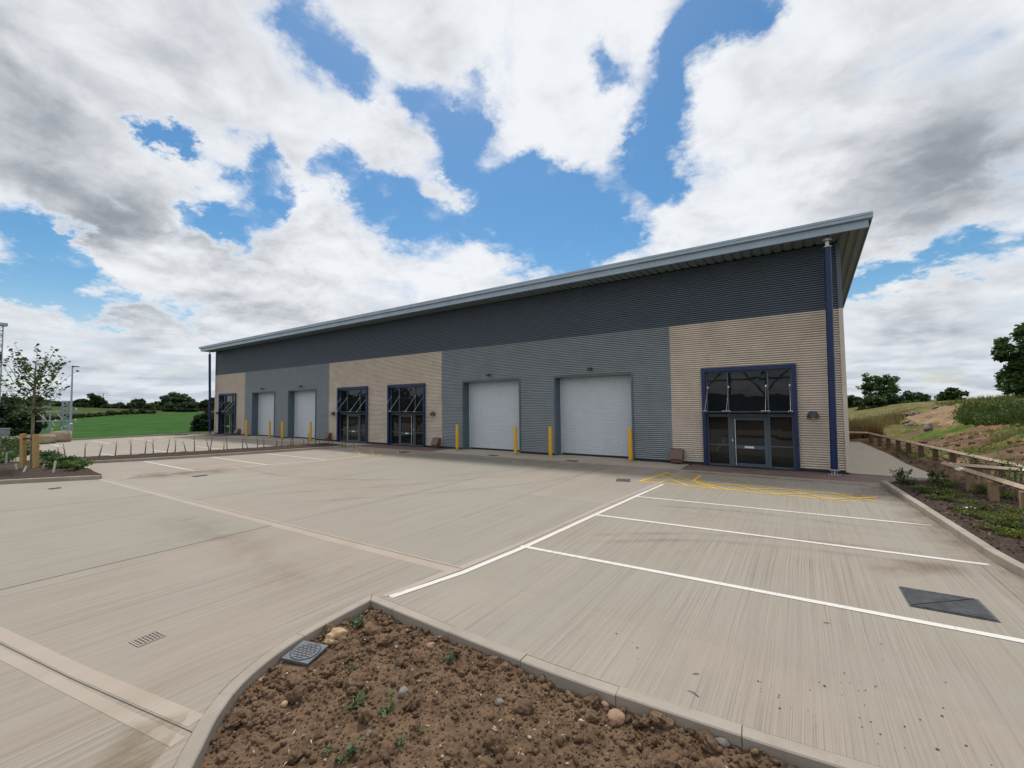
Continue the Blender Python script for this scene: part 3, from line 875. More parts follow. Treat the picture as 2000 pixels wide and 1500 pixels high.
# inner edge of the kerb round the soil island in front of the camera
ISL_R = [(3.2, 3.95), (1.2, 3.72), (0.12, 3.60), (-0.46, 3.54), (-1.76, 3.45), (-2.97, 3.45), (-4.50, 3.49)]
ISL_L = [(-4.50, 3.49), (-4.45, 2.92), (-4.36, 2.40), (-4.15, 1.91), (-3.89, 1.60), (-3.62, 1.38), (-3.36, 1.19), (-2.9, .95), (-2.2, .7), (-1.2, .52), (0.5, .4), (3.2, .35)]


def dense(pts, n=8):
    """smooth polyline through the points"""
    out = []
    P = [pts[0]] + list(pts) + [pts[-1]]
    for i in range(1, len(P) - 2):
        p0, p1, p2, p3 = (np.array(q) for q in P[i - 1:i + 3])
        for t in np.linspace(0, 1, n, endpoint=False):
            out.append(tuple(0.5 * (2 * p1 + (p2 - p0) * t + (2 * p0 - 5 * p1 + 4 * p2 - p3) * t * t + (3 * p1 - p0 - 3 * p2 + p3) * t ** 3)))
    out.append(tuple(pts[-1]))
    return out


inR = dense(ISL_R, 4); inL = dense(ISL_L, 6)
KW = 0.125


def offset(pts, d):
    r = []
    for i, p in enumerate(pts):
        a = pts[max(0, i - 1)]; b = pts[min(len(pts) - 1, i + 1)]
        dx, dy = b[0] - a[0], b[1] - a[1]; l = math.hypot(dx, dy)
        r.append((p[0] + dy / l * d, p[1] - dx / l * d))
    return r


outR = offset(inR, KW); outL = offset(inL, KW)
# travelling from right to left along R, then down L: outside is on the right hand
corner = (-4.50 - KW, 3.49 + KW)
outR[-1] = corner; outL[0] = corner
hole = outR[:-1] + [corner] + outL[1:]


def kerb_run(name, inn, out, ztop, zbot, seg=0.915, gap=0.006):
    """precast kerb blocks with thin open joints along two parallel polylines"""
    mb = MB(); acc = 0.0; cur = [0]
    L = [0.0]
    for a, b in zip(inn[:-1], inn[1:]): L.append(L[-1] + math.hypot(b[0] - a[0], b[1] - a[1]))
    tot = L[-1]

    def at(pts, s):
        i = max(0, min(len(L) - 2, int(np.searchsorted(L, s)) - 1)); t = (s - L[i]) / max(1e-9, L[i + 1] - L[i])
        return (pts[i][0] + t * (pts[i + 1][0] - pts[i][0]), pts[i][1] + t * (pts[i + 1][1] - pts[i][1]))
    s = 0.0
    while s < tot - .02:
        e = min(tot, s + seg)
        ks = [s + gap / 2] + [q for q in L if s + .03 < q < e - .03] + [e - gap / 2]
        A = [at(inn, q) for q in ks]; B = [at(out, q) for q in ks]
        dz = random.uniform(-.003, .003); c = .010
        vs = []; fs = []
        for (ax, ay), (bx, by) in zip(A, B):
            ux, uy = (bx - ax), (by - ay); l = math.hypot(ux, uy); ux, uy = ux / l * c, uy / l * c
            vs += [(ax, ay, zbot), (ax, ay, ztop + dz - c), (ax + ux, ay + uy, ztop + dz), (bx - ux, by - uy, ztop + dz), (bx, by, ztop + dz - c), (bx, by, zbot)]
        for i in range(len(A) - 1):
            for k in range(5): fs.append((i * 6 + k, i * 6 + k + 1, i * 6 + 6 + k + 1, i * 6 + 6 + k))
        n = len(vs)
        fs += [(5, 4, 3, 2, 1, 0), (n - 6, n - 5, n - 4, n - 3, n - 2, n - 1)]
        mb.add(vs, fs); s = e
    return struct(mb.build(name, M['kerb']))


kerb_run('kerb', inR, outR, 0.006, -0.30); kerb_run('kerb', inL, outL, 0.006, -0.30)

YW = -47.15       # left edge of the yard
yard_outer = [(YW, -5), (4.1, -5), (3.32, 3.4), (2.85, 6.4), (2.30, 9.0), (2.05, 12.3), (1.80, 15.95), (1.80, 16.02), (-44.6, 16.02), (YW, 14.0)]
poly_mesh('concrete_yard', yard_outer, [hole], 0.0, M['concrete'])
struct(MB().box(-90, 40, -40, -5.02, -.4, -.03).build('bare_earth', M['soil']))
# apron and block paving along the wall
edgeY = 16.02
for xa, xb in ((-40.2, -22.62), (-16.05, -3.66)):
    mb = MB(); mb.quad((xa, edgeY, 0.002), (xb + .25 * 0, edgeY, 0.002), (xb, 18.3, 0.002), (xa, 18.3, 0.002)); struct(mb.build('door_apron', M['apron']))
for xa, xb, w in ((-46.6, -40.2, ''), (-22.62, -16.05, ''), (-3.66, 2.25, '')):
    mb = MB()
    if xb > 0: mb.add([(xa - .05, edgeY, .004), (1.80, edgeY + .02, .004), (2.25, 16.87, .004), (3.36, 17.55, .004), (3.42, 17.85, .004), (xa + .12, 17.9, .004)], [(0, 1, 2, 3, 4, 5)])
    else: mb.quad((xa, edgeY, .004), (xb, edgeY, .004), (xb, 18.0, .004), (xa, 18.0, .004))
    struct(mb.build('block_paving', M['brick']))
mb = MB()
for xa, xb in ((-46.6, -22.7), (-22.55, 1.78)): mb.box(xa, xb, edgeY - .10, edgeY + .02, -.1, .016)
struct(mb.build('edging_kerb', M['joint']))
mb = MB()
for xa in (-3.74, -16.02, -22.72, -40.24): mb.box(xa, xa + .09, edgeY + .021, 17.66, -.1, .012)
struct(mb.build('paving_edging', M['joint']))
# path beside the gable
mb = MB(); mb.add([(1.29, 17.95, .006), (3.50, 17.86, .006), (3.18, 21.8, .006), (3.15, 25, .006), (2.76, 31.6, .006), (1.29, 31.6, .006)], [(0, 1, 2, 3, 4, 5)])
struct(mb.build('concrete_path', M['apron']))

# slab joints: trowelled margins with a dark saw cut
wide = [([(-20.4, 4.41), (-12.2, 4.58), (-6.66, 4.72), (-4.22, 4.80)], .26), ([(-4.40, 3.66), (-4.22, 4.85), (-4.06, 6.2), (-3.86, 9.8), (-3.56, 13.1), (-3.42, 16.0)], .20),
        ([(-9.6, .38), (-7.3, .81), (-5.6, 1.11), (-3.93, 1.45)], .13), ([(-9.4, .26), (-7.2, .66), (-5.4, .99), (-3.80, 1.29)], .10)]
mb = MB()
for i, (p, w) in enumerate(wide): mb.strip(p, w, .0012 + .0003 * i)
struct(mb.build('joint_margin', M['joint']))
thin = [([(-20.6, 9.1), (-13.3, 9.36), (-7.3, 9.72), (-3.9, 9.90), (.5, 9.98), (2.2, 10.12)], .045), ([(-16, 14.1), (-3.4, 14.6)], .03)]
mb = MB()
for i, (p, w) in enumerate(thin): mb.strip(p, w, .0024 + .0003 * i)
struct(mb.build('joint_filler', M['joint']))
cuts = [([(-20.4, 4.46), (-12.2, 4.64), (-6.66, 4.79), (-4.22, 4.87)], .020), ([(-4.40, 3.66), (-4.17, 4.85), (-4.04, 6.2), (-3.82, 9.8), (-3.50, 13.1), (-3.40, 15.9)], .024),
        ([(-9.0, -4), (-8.98, 1.0), (-9.01, 4.55)], .022), ([(-15.9, -2), (-15.8, 1.70), (-15.1, 4.46)], .022), ([(-9.5, .30), (-7.25, .73), (-5.5, 1.045), (-3.82, 1.385)], .009),
        ([(-9.0, 4.7), (-8.85, 15.9)], .012), ([(-13.2, 4.7), (-13.0, 15.9)], .012), ([(-3.9, 9.93), (.5, 10.01), (2.2, 10.15)], .010), ([(-3.9, 16.0), (-3.66, 17.4)], .02)]
mb = MB()
for i, (p, w) in enumerate(cuts): mb.strip(p, w * .62, .0030 + .0002 * i)
struct(mb.build('saw_cut', M['cut']))

# painted lines
lines = [([(-4.02, 6.17), (-1.2, 6.29), (3.2, 6.46)], .115), ([(-3.80, 8.72), (2.17, 9.05)], .11), ([(-3.64, 10.95), (1.98, 11.28)], .10),
         ([(-4.36, 3.68), (-4.10, 4.75), (-3.93, 6.2), (-3.74, 9.0), (-3.58, 11.2), (-3.43, 12.95)], .115),
         ([(-24.98, 6.89), (-19.28, 6.86)], .10), ([(-24.06, 9.22), (-18.6, 9.17)], .10), ([(-23.10, 11.33), (-17.86, 11.41)], .10), ([(-22.7, 13.6), (-17.6, 13.5)], .10),
         ([(-19.75, 4.9), (-19.3, 6.86), (-18.6, 8.8), (-17.7, 11.4), (-17.6, 13.3)], .10),
         ([(-40.0, 5.4), (-40.05, 8.26), (-40.3, 12.0), (-39.9, 15.6)], .11), ([(-31.6, 4.5), (-31.4, 15.6)], .10),
         ([(-44.93, 9.25), (-40.2, 9.16)], .11), ([(-44.13, 14.7), (-40, 14.59)], .11), ([(-45.3, 6.9), (-40.1, 6.8)], .11), ([(-44.6, 11.6), (-40.3, 11.5)], .11),
         ([(-31.58, 6.89), (-27.6, 6.95)], .11), ([(-31.4, 8.99), (-27.2, 9.08)], .11), ([(-31.4, 11.25), (-26.4, 11.24)], .11), ([(-31.3, 13.6), (-25.4, 13.5)], .11)]
mb = MB()
for i, (p, w) in enumerate(lines): mb.strip(p, w * .82, .0052 + .0003 * (i % 5))
struct(mb.build('bay_markings', M['whiteline']))
hat = [([(-4.17, 13.10), (-3.86, 15.16)], .11), ([(-4.17, 13.12), (-1.0, 13.02), (1.0, 13.02)], .075), ([(-2.74, 13.95), (0, 13.92), (1.5, 13.86)], .075), ([(-2.80, 15.12), (-2.80, 13.94)], .12),
       ([(-3.85, 15.05), (-2.75, 15.08)], .06), ([(-4.0, 14.2), (-2.80, 14.45)], .06), ([(-3.95, 14.55), (-2.75, 13.08)], .08), ([(-3.8, 15.0), (-2.0, 13.05)], .08), ([(-4.1, 13.35), (-2.8, 14.0)], .06),
       ([(-2.74, 13.08), (-1.7, 13.92)], .07), ([(-2.74, 13.92), (-1.7, 13.06)], .07), ([(-1.7, 13.06), (-.6, 13.9)], .07), ([(-1.7, 13.92), (-.6, 13.05)], .07), ([(-.6, 13.05), (.5, 13.88)], .07), ([(-.6, 13.9), (.5, 13.04)], .07), ([(.5, 13.04), (1.5, 13.85)], .07), ([(.5, 13.88), (1.4, 13.2)], .07)]
mb = MB()
for i, (p, w) in enumerate(hat): mb.strip(p, w * .92, .0052 + .0003 * i)
struct(mb.build('yellow_hatching', M['yellowline']))
hat2 = [([(-20.9, 15.3), (-16.1, 15.15)], .12), ([(-20.5, 13.3), (-16.7, 13.45)], .12), ([(-17.45, 15.2), (-16.3, 14.2)], .12), ([(-16.75, 13.4), (-17.4, 14.15)], .14),
        ([(-20.6, 14.9), (-18, 13.4)], .1), ([(-19.6, 15.2), (-17.2, 13.5)], .1), ([(-20.5, 13.4), (-18.5, 15.2)], .1), ([(-19, 13.4), (-17.4, 15.2)], .1),
        ([(-45.3, 15.3), (-40.3, 15.2)], .16), ([(-44.8, 13.2), (-40.3, 13.1)], .16), ([(-44.8, 13.2), (-42.6, 15.2)], .2), ([(-43, 13.2), (-41, 15.2)], .2), ([(-42.5, 13.2), (-44.6, 15.2)], .2), ([(-40.5, 13.2), (-42.4, 15.2)], .2),
        ([(-38, 13.2), (-31, 13.4)], .14), ([(-29.8, 15.2), (-25.5, 15.3)], .12), ([(-29.6, 13.8), (-25.5, 15.0)], .1), ([(-29.8, 15.1), (-26, 13.8)], .1),
        ([(-2.3, 14.75), (-1.9, 14.6)], .09), ([(-1.95, 14.85), (-1.5, 14.7)], .07), ([(-1.8, 14.45), (-1.3, 14.55)], .12), ([(-1.2, 14.7), (-.8, 14.55)], .06)]
mb = MB()
for i, (p, w) in enumerate(hat2): mb.strip(p, w * .8, .0052 + .0002 * i)
struct(mb.build('faded_hatching', M['fadedline']))

# kerbs at the edges of the yard
kr = dense([(3.95, -4.9), (3.60, 0), (3.20, 3.8), (2.80, 6.4), (2.32, 9.0), (2.21, 10.16), (2.06, 12.3), (1.80, 15.95)], 5)
ko = offset(kr, .135)
kerb_run('kerb', kr, ko, .125, -.1)
kl = dense([(-26, -9), (-23.2, 0.0), (-21.67, 2.31), (-20.06, 4.34)], 4); kerb_run('kerb', kl, offset(kl, -.14), .13, -.1)
kl2 = [(-20.06 - .06, 4.42), (-23.5, 4.66), (-26.61, 4.72)]; kerb_run('kerb', kl2, offset(kl2, -.13), .13, -.1)
ks = dense([(-26.61, 4.66), (-25.4, 6.7), (-24.15, 9.4), (-23.05, 12.43), (-22.4, 14.6), (-21.95, 15.7)], 5); kerb_run('kerb', ks, offset(ks, -.13), .12, -.1)
ks2 = [(-29.3, 3.2), (-28.2, 5.5), (-26.6, 8.7), (-25.4, 12), (-24.3, 15.7)]; kerb_run('kerb', ks2, offset(ks2, .13), .12, -.1)
kf = [(YW, -26), (YW, 14.0), (-46.2, 17.5)]; kerb_run('kerb', kf, offset(kf, -.14), .12, -.2)

# ------------------------------------------------------------------ covers and gratings set in the concrete
def flat_block(name, pts, z0, z1, mat):
    mb = MB(); b = [(x, y, z0) for x, y in pts]; t = [(x, y, z1) for x, y in pts]; mb.hexa(b, t)
    return mb.build(name, mat)


o = empty('chamber_cover'); tag(o, 'large dark steel double chamber cover in the near parking bay', 'manhole cover')
P = [(0.965, 6.78), (1.69, 6.80), (1.67, 7.42), (0.955, 7.40)]
fr = flat_block('cover_frame', P, -.05, .010, M['iron']); fr.parent = o
c = [((P[0][0] * .5 + P[1][0] * .5), P[0][1]), ((P[2][0] * .5 + P[3][0] * .5), P[2][1])]
for tri in ((P[0], P[1], P[2]), (P[0], P[2], P[3])):
    cx = sum(q[0] for q in tri) / 3; cy = sum(q[1] for q in tri) / 3
    q = [(cx + (x - cx) * .93, cy + (y - cy) * .93) for x, y in tri]
    mb = MB(); mb.add([(x, y, .010) for x, y in q] + [(x, y, .018) for x, y in q], [(3, 4, 5), (0, 1, 4, 3), (1, 2, 5, 4), (2, 0, 3, 5)])
    # raised tread studs
    for i in range(26):
        for j in range(26):
            a, b = (i + .5) / 26, (j + .5) / 26
            if a + b > .97: continue
            x = q[0][0] + a * (q[1][0] - q[0][0]) + b * (q[2][0] - q[0][0]); y = q[0][1] + a * (q[1][1] - q[0][1]) + b * (q[2][1] - q[0][1])
            s = .0065
            mb.box(x - s, x + s, y - s * .6, y + s * .6, .018, .0215)
    mb.build('cover_plate', M['iron'], o)
mb = MB()
for x, y in ((1.62, 7.37), (1.64, 6.86), (1.0, 7.34), (1.01, 6.84)): mb.box(x - .03, x + .03, y - .012, y + .012, .011, .0135)
mb.build('key_slot', M['dark'], o)


def small_cover(x, y, w, d, rot, label, cat='manhole cover', name='drain_cover', mat='iron', grp='flat covers in the yard'):
    o = empty(name, (x, y, 0)); o.rotation_euler = (0, 0, rot); tag(o, label, cat, grp)
    mb = MB(); mb.box(-w / 2, w / 2, -d / 2, d / 2, -.02, .013); mb.build('cover_frame', M[mat], o)
    mb = MB(); mb.box(-w / 2 + .03, -.008, -d / 2 + .03, d / 2 - .03, .013, .019); mb.box(.008, w / 2 - .03, -d / 2 + .03, d / 2 - .03, .013, .019); mb.build('cover_plate', M[mat], o)


small_cover(-4.66, 13.05, .42, .46, .3, 'small dark cover in the concrete left of the yellow hatching')
small_cover(-17.1, 15.33, .45, .45, 0, 'small dark cover at the edge of the paving by the middle entrances')
small_cover(-18.98, 3.11, .22, .26, 0, 'tiny dark cover in front of the left planting bed')
small_cover(-17.74, 6.47, .26, .42, 0, 'dark oval-looking cover near the end of a white bay line on the left')
small_cover(-12.13, 16.32, .5, .3, 0, 'small dark cover on the apron before the third roller shutter')
small_cover(-8.0, 16.32, .5, .3, 0, 'small dark cover on the apron before the nearest roller shutter')

# gully grate
o = empty('gully_grate', (-5.735, 1.655, 0)); o.rotation_euler = (0, 0, R(6)); tag(o, 'small cast iron gully grate in the yard left of the soil bed', 'drain grate')
mb = MB(); w, d = .105, .12
mb.box(-w, w, -d, -d + .012, -.03, .009); mb.box(-w, w, d - .012, d, -.03, .009); mb.box(-w, -w + .012, -d + .012, d - .012, -.03, .009); mb.box(w - .012, w, -d + .012, d - .012, -.03, .009)
mb.build('grate_frame', M['kerb'], o)
mb = MB()
for j in range(7):
    y = -d + .03 + j * .03
    for i in range(4):
        x = -w + .012 + i * .052 - (.026 if j % 2 else 0)
        a, b = max(-w + .014, x + .005), min(w - .014, x + .045)
        if b > a: mb.box(a, b, y - .011, y + .008, -.02, .008)
mb.build('grate_bars', M['kerb'], o)
mb = MB(); mb.box(-w + .013, w - .013, -d + .013, d - .013, -.03, .0025); mb.build('sump', M['dark'], o)


# dirt washed along the kerbs and faint tyre marks: thin stains that fade out at their edges
def m_stain(name, col, k0):
    k = NT(name); o = k.geo(); at = k.n('ShaderNodeAttribute', attribute_name='tint')
    sp = k.n('ShaderNodeSeparateColor'); k.l(at.outputs['Color'], sp.inputs[0])
    n = k.noise(o, 1.7, 6, 0.68); n2 = k.noise(k.mapv(o, (40, 2, 1)), 1, 4, 0.6)
    f = k.math('MULTIPLY', k.math('MULTIPLY', sp.outputs[0], k.ramp(n, 0.34, 0.66, 0.15, 1)), k.ramp(n2, .3, .7, .5 * k0, k0))
    d = k.n('ShaderNodeBsdfDiffuse'); d.inputs[0].default_value = (*col, 1); t = k.n('ShaderNodeBsdfTransparent')
    ms = k.n('ShaderNodeMixShader'); k.l(f, ms.inputs[0]); k.l(t.outputs[0], ms.inputs[1]); k.l(d.outputs[0], ms.inputs[2]); k.l(ms.outputs[0], k.out.inputs[0])
    return k.m


M['dirt'] = m_stain('brown_dirt_stain', (.20, .135, .075), .6); M['tyre'] = m_stain('tyre_mark', (.10, .09, .08), .24)


def stain(name, pts, w, z, mat, prof=(0, 1, 0)):
    pts = dense(pts, 8); n = len(pts); V = []; C = []
    for i, p in enumerate(pts):
        a = pts[max(0, i - 1)]; b = pts[min(n - 1, i + 1)]; dx, dy = b[0] - a[0], b[1] - a[1]; l = math.hypot(dx, dy); nx, ny = -dy / l, dx / l
        e = min(1, min(i, n - 1 - i) / 3)
        for s, q in zip((-.5, 0, .5), prof): V.append((p[0] + nx * w * s, p[1] + ny * w * s, z)); C.append((q * e,) * 3)
    F = [(i * 3 + j, i * 3 + 3 + j, i * 3 + 4 + j, i * 3 + 1 + j) for i in range(n - 1) for j in (0, 1)]
    return struct(np_mesh(name, np.array(V), np.array(F), mat, None, False, np.array(C)))


stain('dirt_stain', [(2.7, 6.0), (2.05, 9.0), (1.9, 11.0), (1.72, 13.2), (1.5, 15.9)], .8, .0072, M['dirt'], (1, .5, 0))
stain('dirt_stain', [(1.7, 15.75), (-1, 15.75), (-3.5, 15.8)], .45, .0076, M['dirt'], (0, .6, .6))
stain('dirt_stain', [(1.75, 15.5), (1.3, 14.2), (.9, 13.4)], .9, .0080, M['dirt'])
stain('dirt_stain', [(-19.9, 5.0), (-19.0, 6.4), (-18.3, 8.0)], 2.2, .0072, M['dirt'])
stain('dirt_stain', [(-5, 15.4), (-12, 15.0), (-19, 14.4)], 2.6, .0084, M['dirt'], (0, .55, 0))
stain('dirt_stain', [(-4.25, 1.3), (-3.95, 1.05), (-3.7, .75)], .45, .0072, M['dirt'], (0, 1, .8))
stain('dirt_stain', [(-5.2, 3.2), (-8, 3.6), (-12, 3.8)], 1.2, .0072, M['dirt'], (0, .35, 0))
stain('dirt_stain', [(.7, 7.9), (1.3, 8.4), (2.0, 8.7)], .7, .0088, M['dirt'], (0, .9, 0))
for i, q in enumerate(([(-3.2, 6.9), (-1.6, 8.0), (.2, 8.5), (1.8, 8.6)], [(-3.3, 7.3), (-1.9, 8.3), (0, 9.0), (1.6, 9.2)], [(-11, 5.5), (-8.5, 8.5), (-6.5, 12), (-6, 16)], [(-12.7, 5.7), (-10.2, 8.7), (-8.3, 12.2), (-7.8, 16)], [(-20, 8.5), (-15, 8), (-11, 9.5), (-9, 13)], [(-3.0, 10.2), (-1, 10.6), (1.6, 10.5)])):
    stain('tyre_mark', q, .24, .0092 + .0003 * i, M['tyre'])
# ------------------------------------------------------------------ soil, clods and stones in the near bed
import bmesh


def ico(sub):
    bm = bmesh.new(); bmesh.ops.create_icosphere(bm, subdivisions=sub, radius=1.0)
    V = np.array([v.co[:] for v in bm.verts]); F = np.array([[v.index for v in f.verts] for f in bm.faces]); bm.free()
    return V, F


ICO = {i: ico(i) for i in (1, 2, 3, 4)}


def lump(sub, seed, rough=0.35, flat=0.75, freq=1.5):
    V, F = ICO[sub]; V = V.copy()
    n = fbm(V[:, 0] * freq + V[:, 2] * .7 * freq + seed * 3.1, V[:, 1] * freq - V[:, 2] * .9 * freq + seed * 1.7, 4, seed)
    n2 = fbm(V[:, 2] * freq * 1.7 + seed, V[:, 0] * freq * 1.7 - V[:, 1] * freq, 3, seed + 50)
    V = V * (1 + rough * n + rough * .7 * n2)[:, None]
    V[:, 2] *= flat
    return V, F


def scatter(name, mat, variants, pts, sizes, cols=None, parent=None, smooth=True, sink=0.25):
    """merge turned and scaled copies of lumps into one mesh"""
    Vs = []; Fs = []; Cs = []; o = 0
    for i, (p, s) in enumerate(zip(pts, sizes)):
        V, F = variants[i % len(variants)]
        a, b, c = rng.uniform(0, 6.28), rng.normal(0, .5), rng.normal(0, .5)
        ca, sa, cb, sb, cc, sc_ = math.cos(a), math.sin(a), math.cos(b), math.sin(b), math.cos(c), math.sin(c)
        Rm = np.array([[ca, -sa, 0], [sa, ca, 0], [0, 0, 1]]) @ np.array([[1, 0, 0], [0, cb, -sb], [0, sb, cb]]) @ np.array([[cc, 0, sc_], [0, 1, 0], [-sc_, 0, cc]])
        sv = s * np.array([rng.uniform(.8, 1.3), rng.uniform(.8, 1.2), rng.uniform(.75, 1.05)])
        W = (V * sv) @ Rm.T + np.array([p[0], p[1], p[2] + s * (0.7 - sink)])
        Vs.append(W); Fs.append(F + o); o += len(V)
        if cols is not None: Cs.append(np.repeat(cols[i][None], len(V), 0))
    return np_mesh(name, np.concatenate(Vs), np.concatenate(Fs), mat, parent, smooth, np.concatenate(Cs) if cols is not None else None)


def soil_z(x, y):
    x = np.asarray(x, float); y = np.asarray(y, float)
    base = -0.105 + 0.045 * sstep(0, 1, (fbm(x * .7 + 3, y * .7, 3, 11) + .5))
    z = base + 0.055 * fbm(x * 3.1, y * 3.1, 5, 3) + 0.034 * np.abs(fbm(x * 13, y * 13, 4, 5)) + 0.017 * fbm(x * 36, y * 36, 2, 8) - .008
    # banked a little against the far right kerb
    z = z + 0.004 - 0.012 * sstep(2.9, 3.4, y)
    z = np.where((np.abs(x + 4.19) < .2) & (np.abs(y - 2.47) < .2), -.082, z)
    return np.minimum(z, -0.012)


gx, gy = np.meshgrid(np.linspace(-4.62, 1.6, 620), np.linspace(.5, 3.75, 330))
struct(grid_mesh('soil_bed', gx, gy, soil_z(gx, gy), M['soil']))
Lp = np.array(inL + inR[::-1][1:] if False else (inR + inL[1:]))


def inside(x, y, m=0.0):
    c = False; P = Lp; n = len(P); j = n - 1
    for i in range(n):
        if (P[i][1] > y) != (P[j][1] > y) and x < (P[j][0] - P[i][0]) * (y - P[i][1]) / (P[j][1] - P[i][1]) + P[i][0]: c = not c
        j = i
    if not c: return False
    if m > 0:
        d = np.min(np.hypot(Lp[:, 0] - x, Lp[:, 1] - y))
        return d > m
    return True


def bed_points(n, m, bias=None):
    out = []
    while len(out) < n:
        x, y = rng.uniform(-4.6, 1.2), rng.uniform(.6, 3.7)
        if inside(x, y, m) and math.hypot(x + 4.19, y - 2.47) > .24 and (bias is None or rng.random() < bias(x, y)): out.append((x, y))
    P = np.array(out); Z = soil_z(P[:, 0], P[:, 1])
    return np.column_stack([P, Z])


big_bias = lambda x, y: .25 + .75 * float(sstep(-1.6, -.4, x)) + .75 * float(sstep(-3.2, -3.8, x)) + .6 * float(sstep(3.0, 3.4, y))
vs1 = [lump(1, s, .5) for s in range(6)]; vs2 = [lump(2, s + 10, .5, .8, 1.8) for s in range(8)]; vs3 = [lump(4, s + 20, .46, .78, 2.1) for s in range(7)]
p = bed_points(12000, .01); a = scatter('soil_crumbs', M['soil'], vs1, p, rng.uniform(.004, .012, len(p)), smooth=False)
tag(a, 'crumbled brown soil over the near planting bed', None, None, 'stuff')
p = bed_points(3800, .025, big_bias); a = scatter('soil_clods', M['soil'], vs2, p, .010 + .022 * rng.random(len(p)) ** 2)
tag(a, 'lumps of brown soil scattered over the near planting bed', None, None, 'stuff')
p = bed_points(260, .07, big_bias); a = scatter('large_soil_clods', M['soil'], vs3, p, .032 + .050 * rng.random(len(p)) ** 1.6, sink=.4)
tag(a, 'big clods of brown earth in the near planting bed', None, None, 'stuff')
p = bed_points(380, .02)
pc = np.array([(.34, .27, .19), (.27, .16, .10), (.40, .35, .29), (.30, .22, .14), (.20, .18, .16), (.44, .38, .29)])[rng.integers(0, 6, len(p))]
a = scatter('pebbles', M['pebble'], [lump(2, s + 40, .25, .7) for s in range(5)], p, .005 + .011 * rng.random(len(p)) ** 2, pc, sink=.2)
tag(a, 'small pale pebbles in the brown soil of the near bed', None, None, 'stuff')
# straw, root threads and dead leaf scraps
p = bed_points(210, .02); Vs = []; Fs = []; Cs = []
for i, q in enumerate(p):
    a = rng.uniform(0, 6.28); l = rng.uniform(.010, .035); w = rng.uniform(.002, .008); d = np.array([math.cos(a), math.sin(a), 0]); n = np.array([-d[1], d[0], 0])
    q = q + (0, 0, .014); o = len(Vs)
    Vs += [q - d * l + n * w * .3, q + n * w + (0, 0, rng.uniform(0, .012)), q + d * l, q - n * w + (0, 0, rng.uniform(-.004, .01))]; Fs.append((o, o + 1, o + 2, o + 3)); Cs += [np.array([.50, .42, .30]) * rng.uniform(.6, 1.2)] * 4
a = np_mesh('dead_leaf_scraps', np.array(Vs), np.array(Fs), M['pebble'], None, False, np.array(Cs)); tag(a, 'straw and dead leaf scraps on the brown soil', None, None, 'stuff')


def stone(u, v, size, mat, label, seed, flat=.7, rough=.25, sub=4):
    x, y = ground(u, v, -.08)
    V, F = lump(sub, seed, rough, flat, 1.1)
    o = np_mesh('stone', V * size, F, mat, None, True); z = float(soil_z(x, y))
    o.location = (x, y, z + size * .28); o.rotation_euler = (0, 0, seed)
    tag(o, label, 'stone', 'loose stones in the near soil bed')


stone(655, 1250, .105, M['stone_tan'], 'broken tan stone in the soil behind the round plastic cover', 3, .8, .5)
stone(1203, 1401, .068, M['stone_red'], 'smooth rounded reddish cobble near the right kerb of the soil bed', 5, .72, .16)
stone(1183, 1374, .045, M['stone_red'], 'small angular reddish stone just behind the rounded cobble', 9, .7, .5, 3)
stone(787, 1357, .045, M['stone_grey'], 'grey angular stone in the middle of the soil bed', 12, .7, .5, 3)
stone(976, 1372, .036, M['stone_grey'], 'small grey stone right of the middle of the soil bed', 14, .7, .45, 3)
stone(842, 1268, .045, M['stone_red'], 'small orange-brown stone at the back of the soil bed near the right kerb', 16, .7, .35, 3)
stone(860, 1250, .036, M['stone_tan'], 'small flat tan stone beside the right kerb, at the back of the soil bed', 18, .55, .3, 3)
stone(640, 1319, .036, M['stone_tan'], 'flat tan pebble in the soil in front of the round plastic cover', 19, .5, .3, 3)
stone(512, 1326, .036, M['stone_red'], 'small pinkish stone near the left curved kerb of the soil bed', 21, .7, .35, 3)
stone(556, 1371, .030, M['stone_tan'], 'pale round pebble in the soil left of centre', 23, .8, .2, 3)
stone(1411, 1451, .05, M['stone_grey'], 'brown-grey stone in the far right tip of the soil bed', 25, .65, .3, 3)
stone(725, 1441, .04, M['stone_grey'], 'dull grey-green stone at the front of the soil bed', 27, .75, .35, 3)

# plastic cover set in the soil
tx, ty = ground(582, 1257, -.02)
o = empty('stopcock_cover', (-4.19, 2.47, -.078)); o.rotation_euler = (R(2), R(3), R(20)); tag(o, 'square dark blue-grey plastic cover with a round ribbed lid in the soil by the kerb', 'access cover')
s = .150
mb = MB(); q = s * .93; mb.hexa([(-q, -q, -.03), (q, -q, -.03), (q, q, -.03), (-q, q, -.03)], [(-q, -q, .018), (q, -q, .018), (q, q, .018), (-q, q, .018)]); mb.hexa([(-s, -s, .018), (s, -s, .018), (s, s, .018), (-s, s, .018)], [(-s, -s, .04), (s, -s, .04), (s, s, .04), (-s, s, .04)]); mb.build('surround', M['plastic'], o)
mb = MB(); mb.lathe((0, 0, .041), [(.134, 0), (.134, .005), (.128, .007), (.123, .003)], 40); mb.build('lid', M['plastic'], o)
lid = o.children[-1]
mb = MB()
for i in range(-3, 4):
    y = i * .034; hw = math.sqrt(max(0, .117 ** 2 - y * y))
    mb.box(-hw, hw, y - .003, y + .003, .043, .0465)
    k = int(hw / .045)
    for j in range(-k, k + 1):
        x = j * .045 + (.0225 if i % 2 else 0)
        if abs(x) < hw - .01: mb.box(x - .003, x + .003, y + .003, min(y + .031, .112), .043, .0463)
mb.build('raised_pattern', M['dark'], lid)
mb = MB(); n = 40
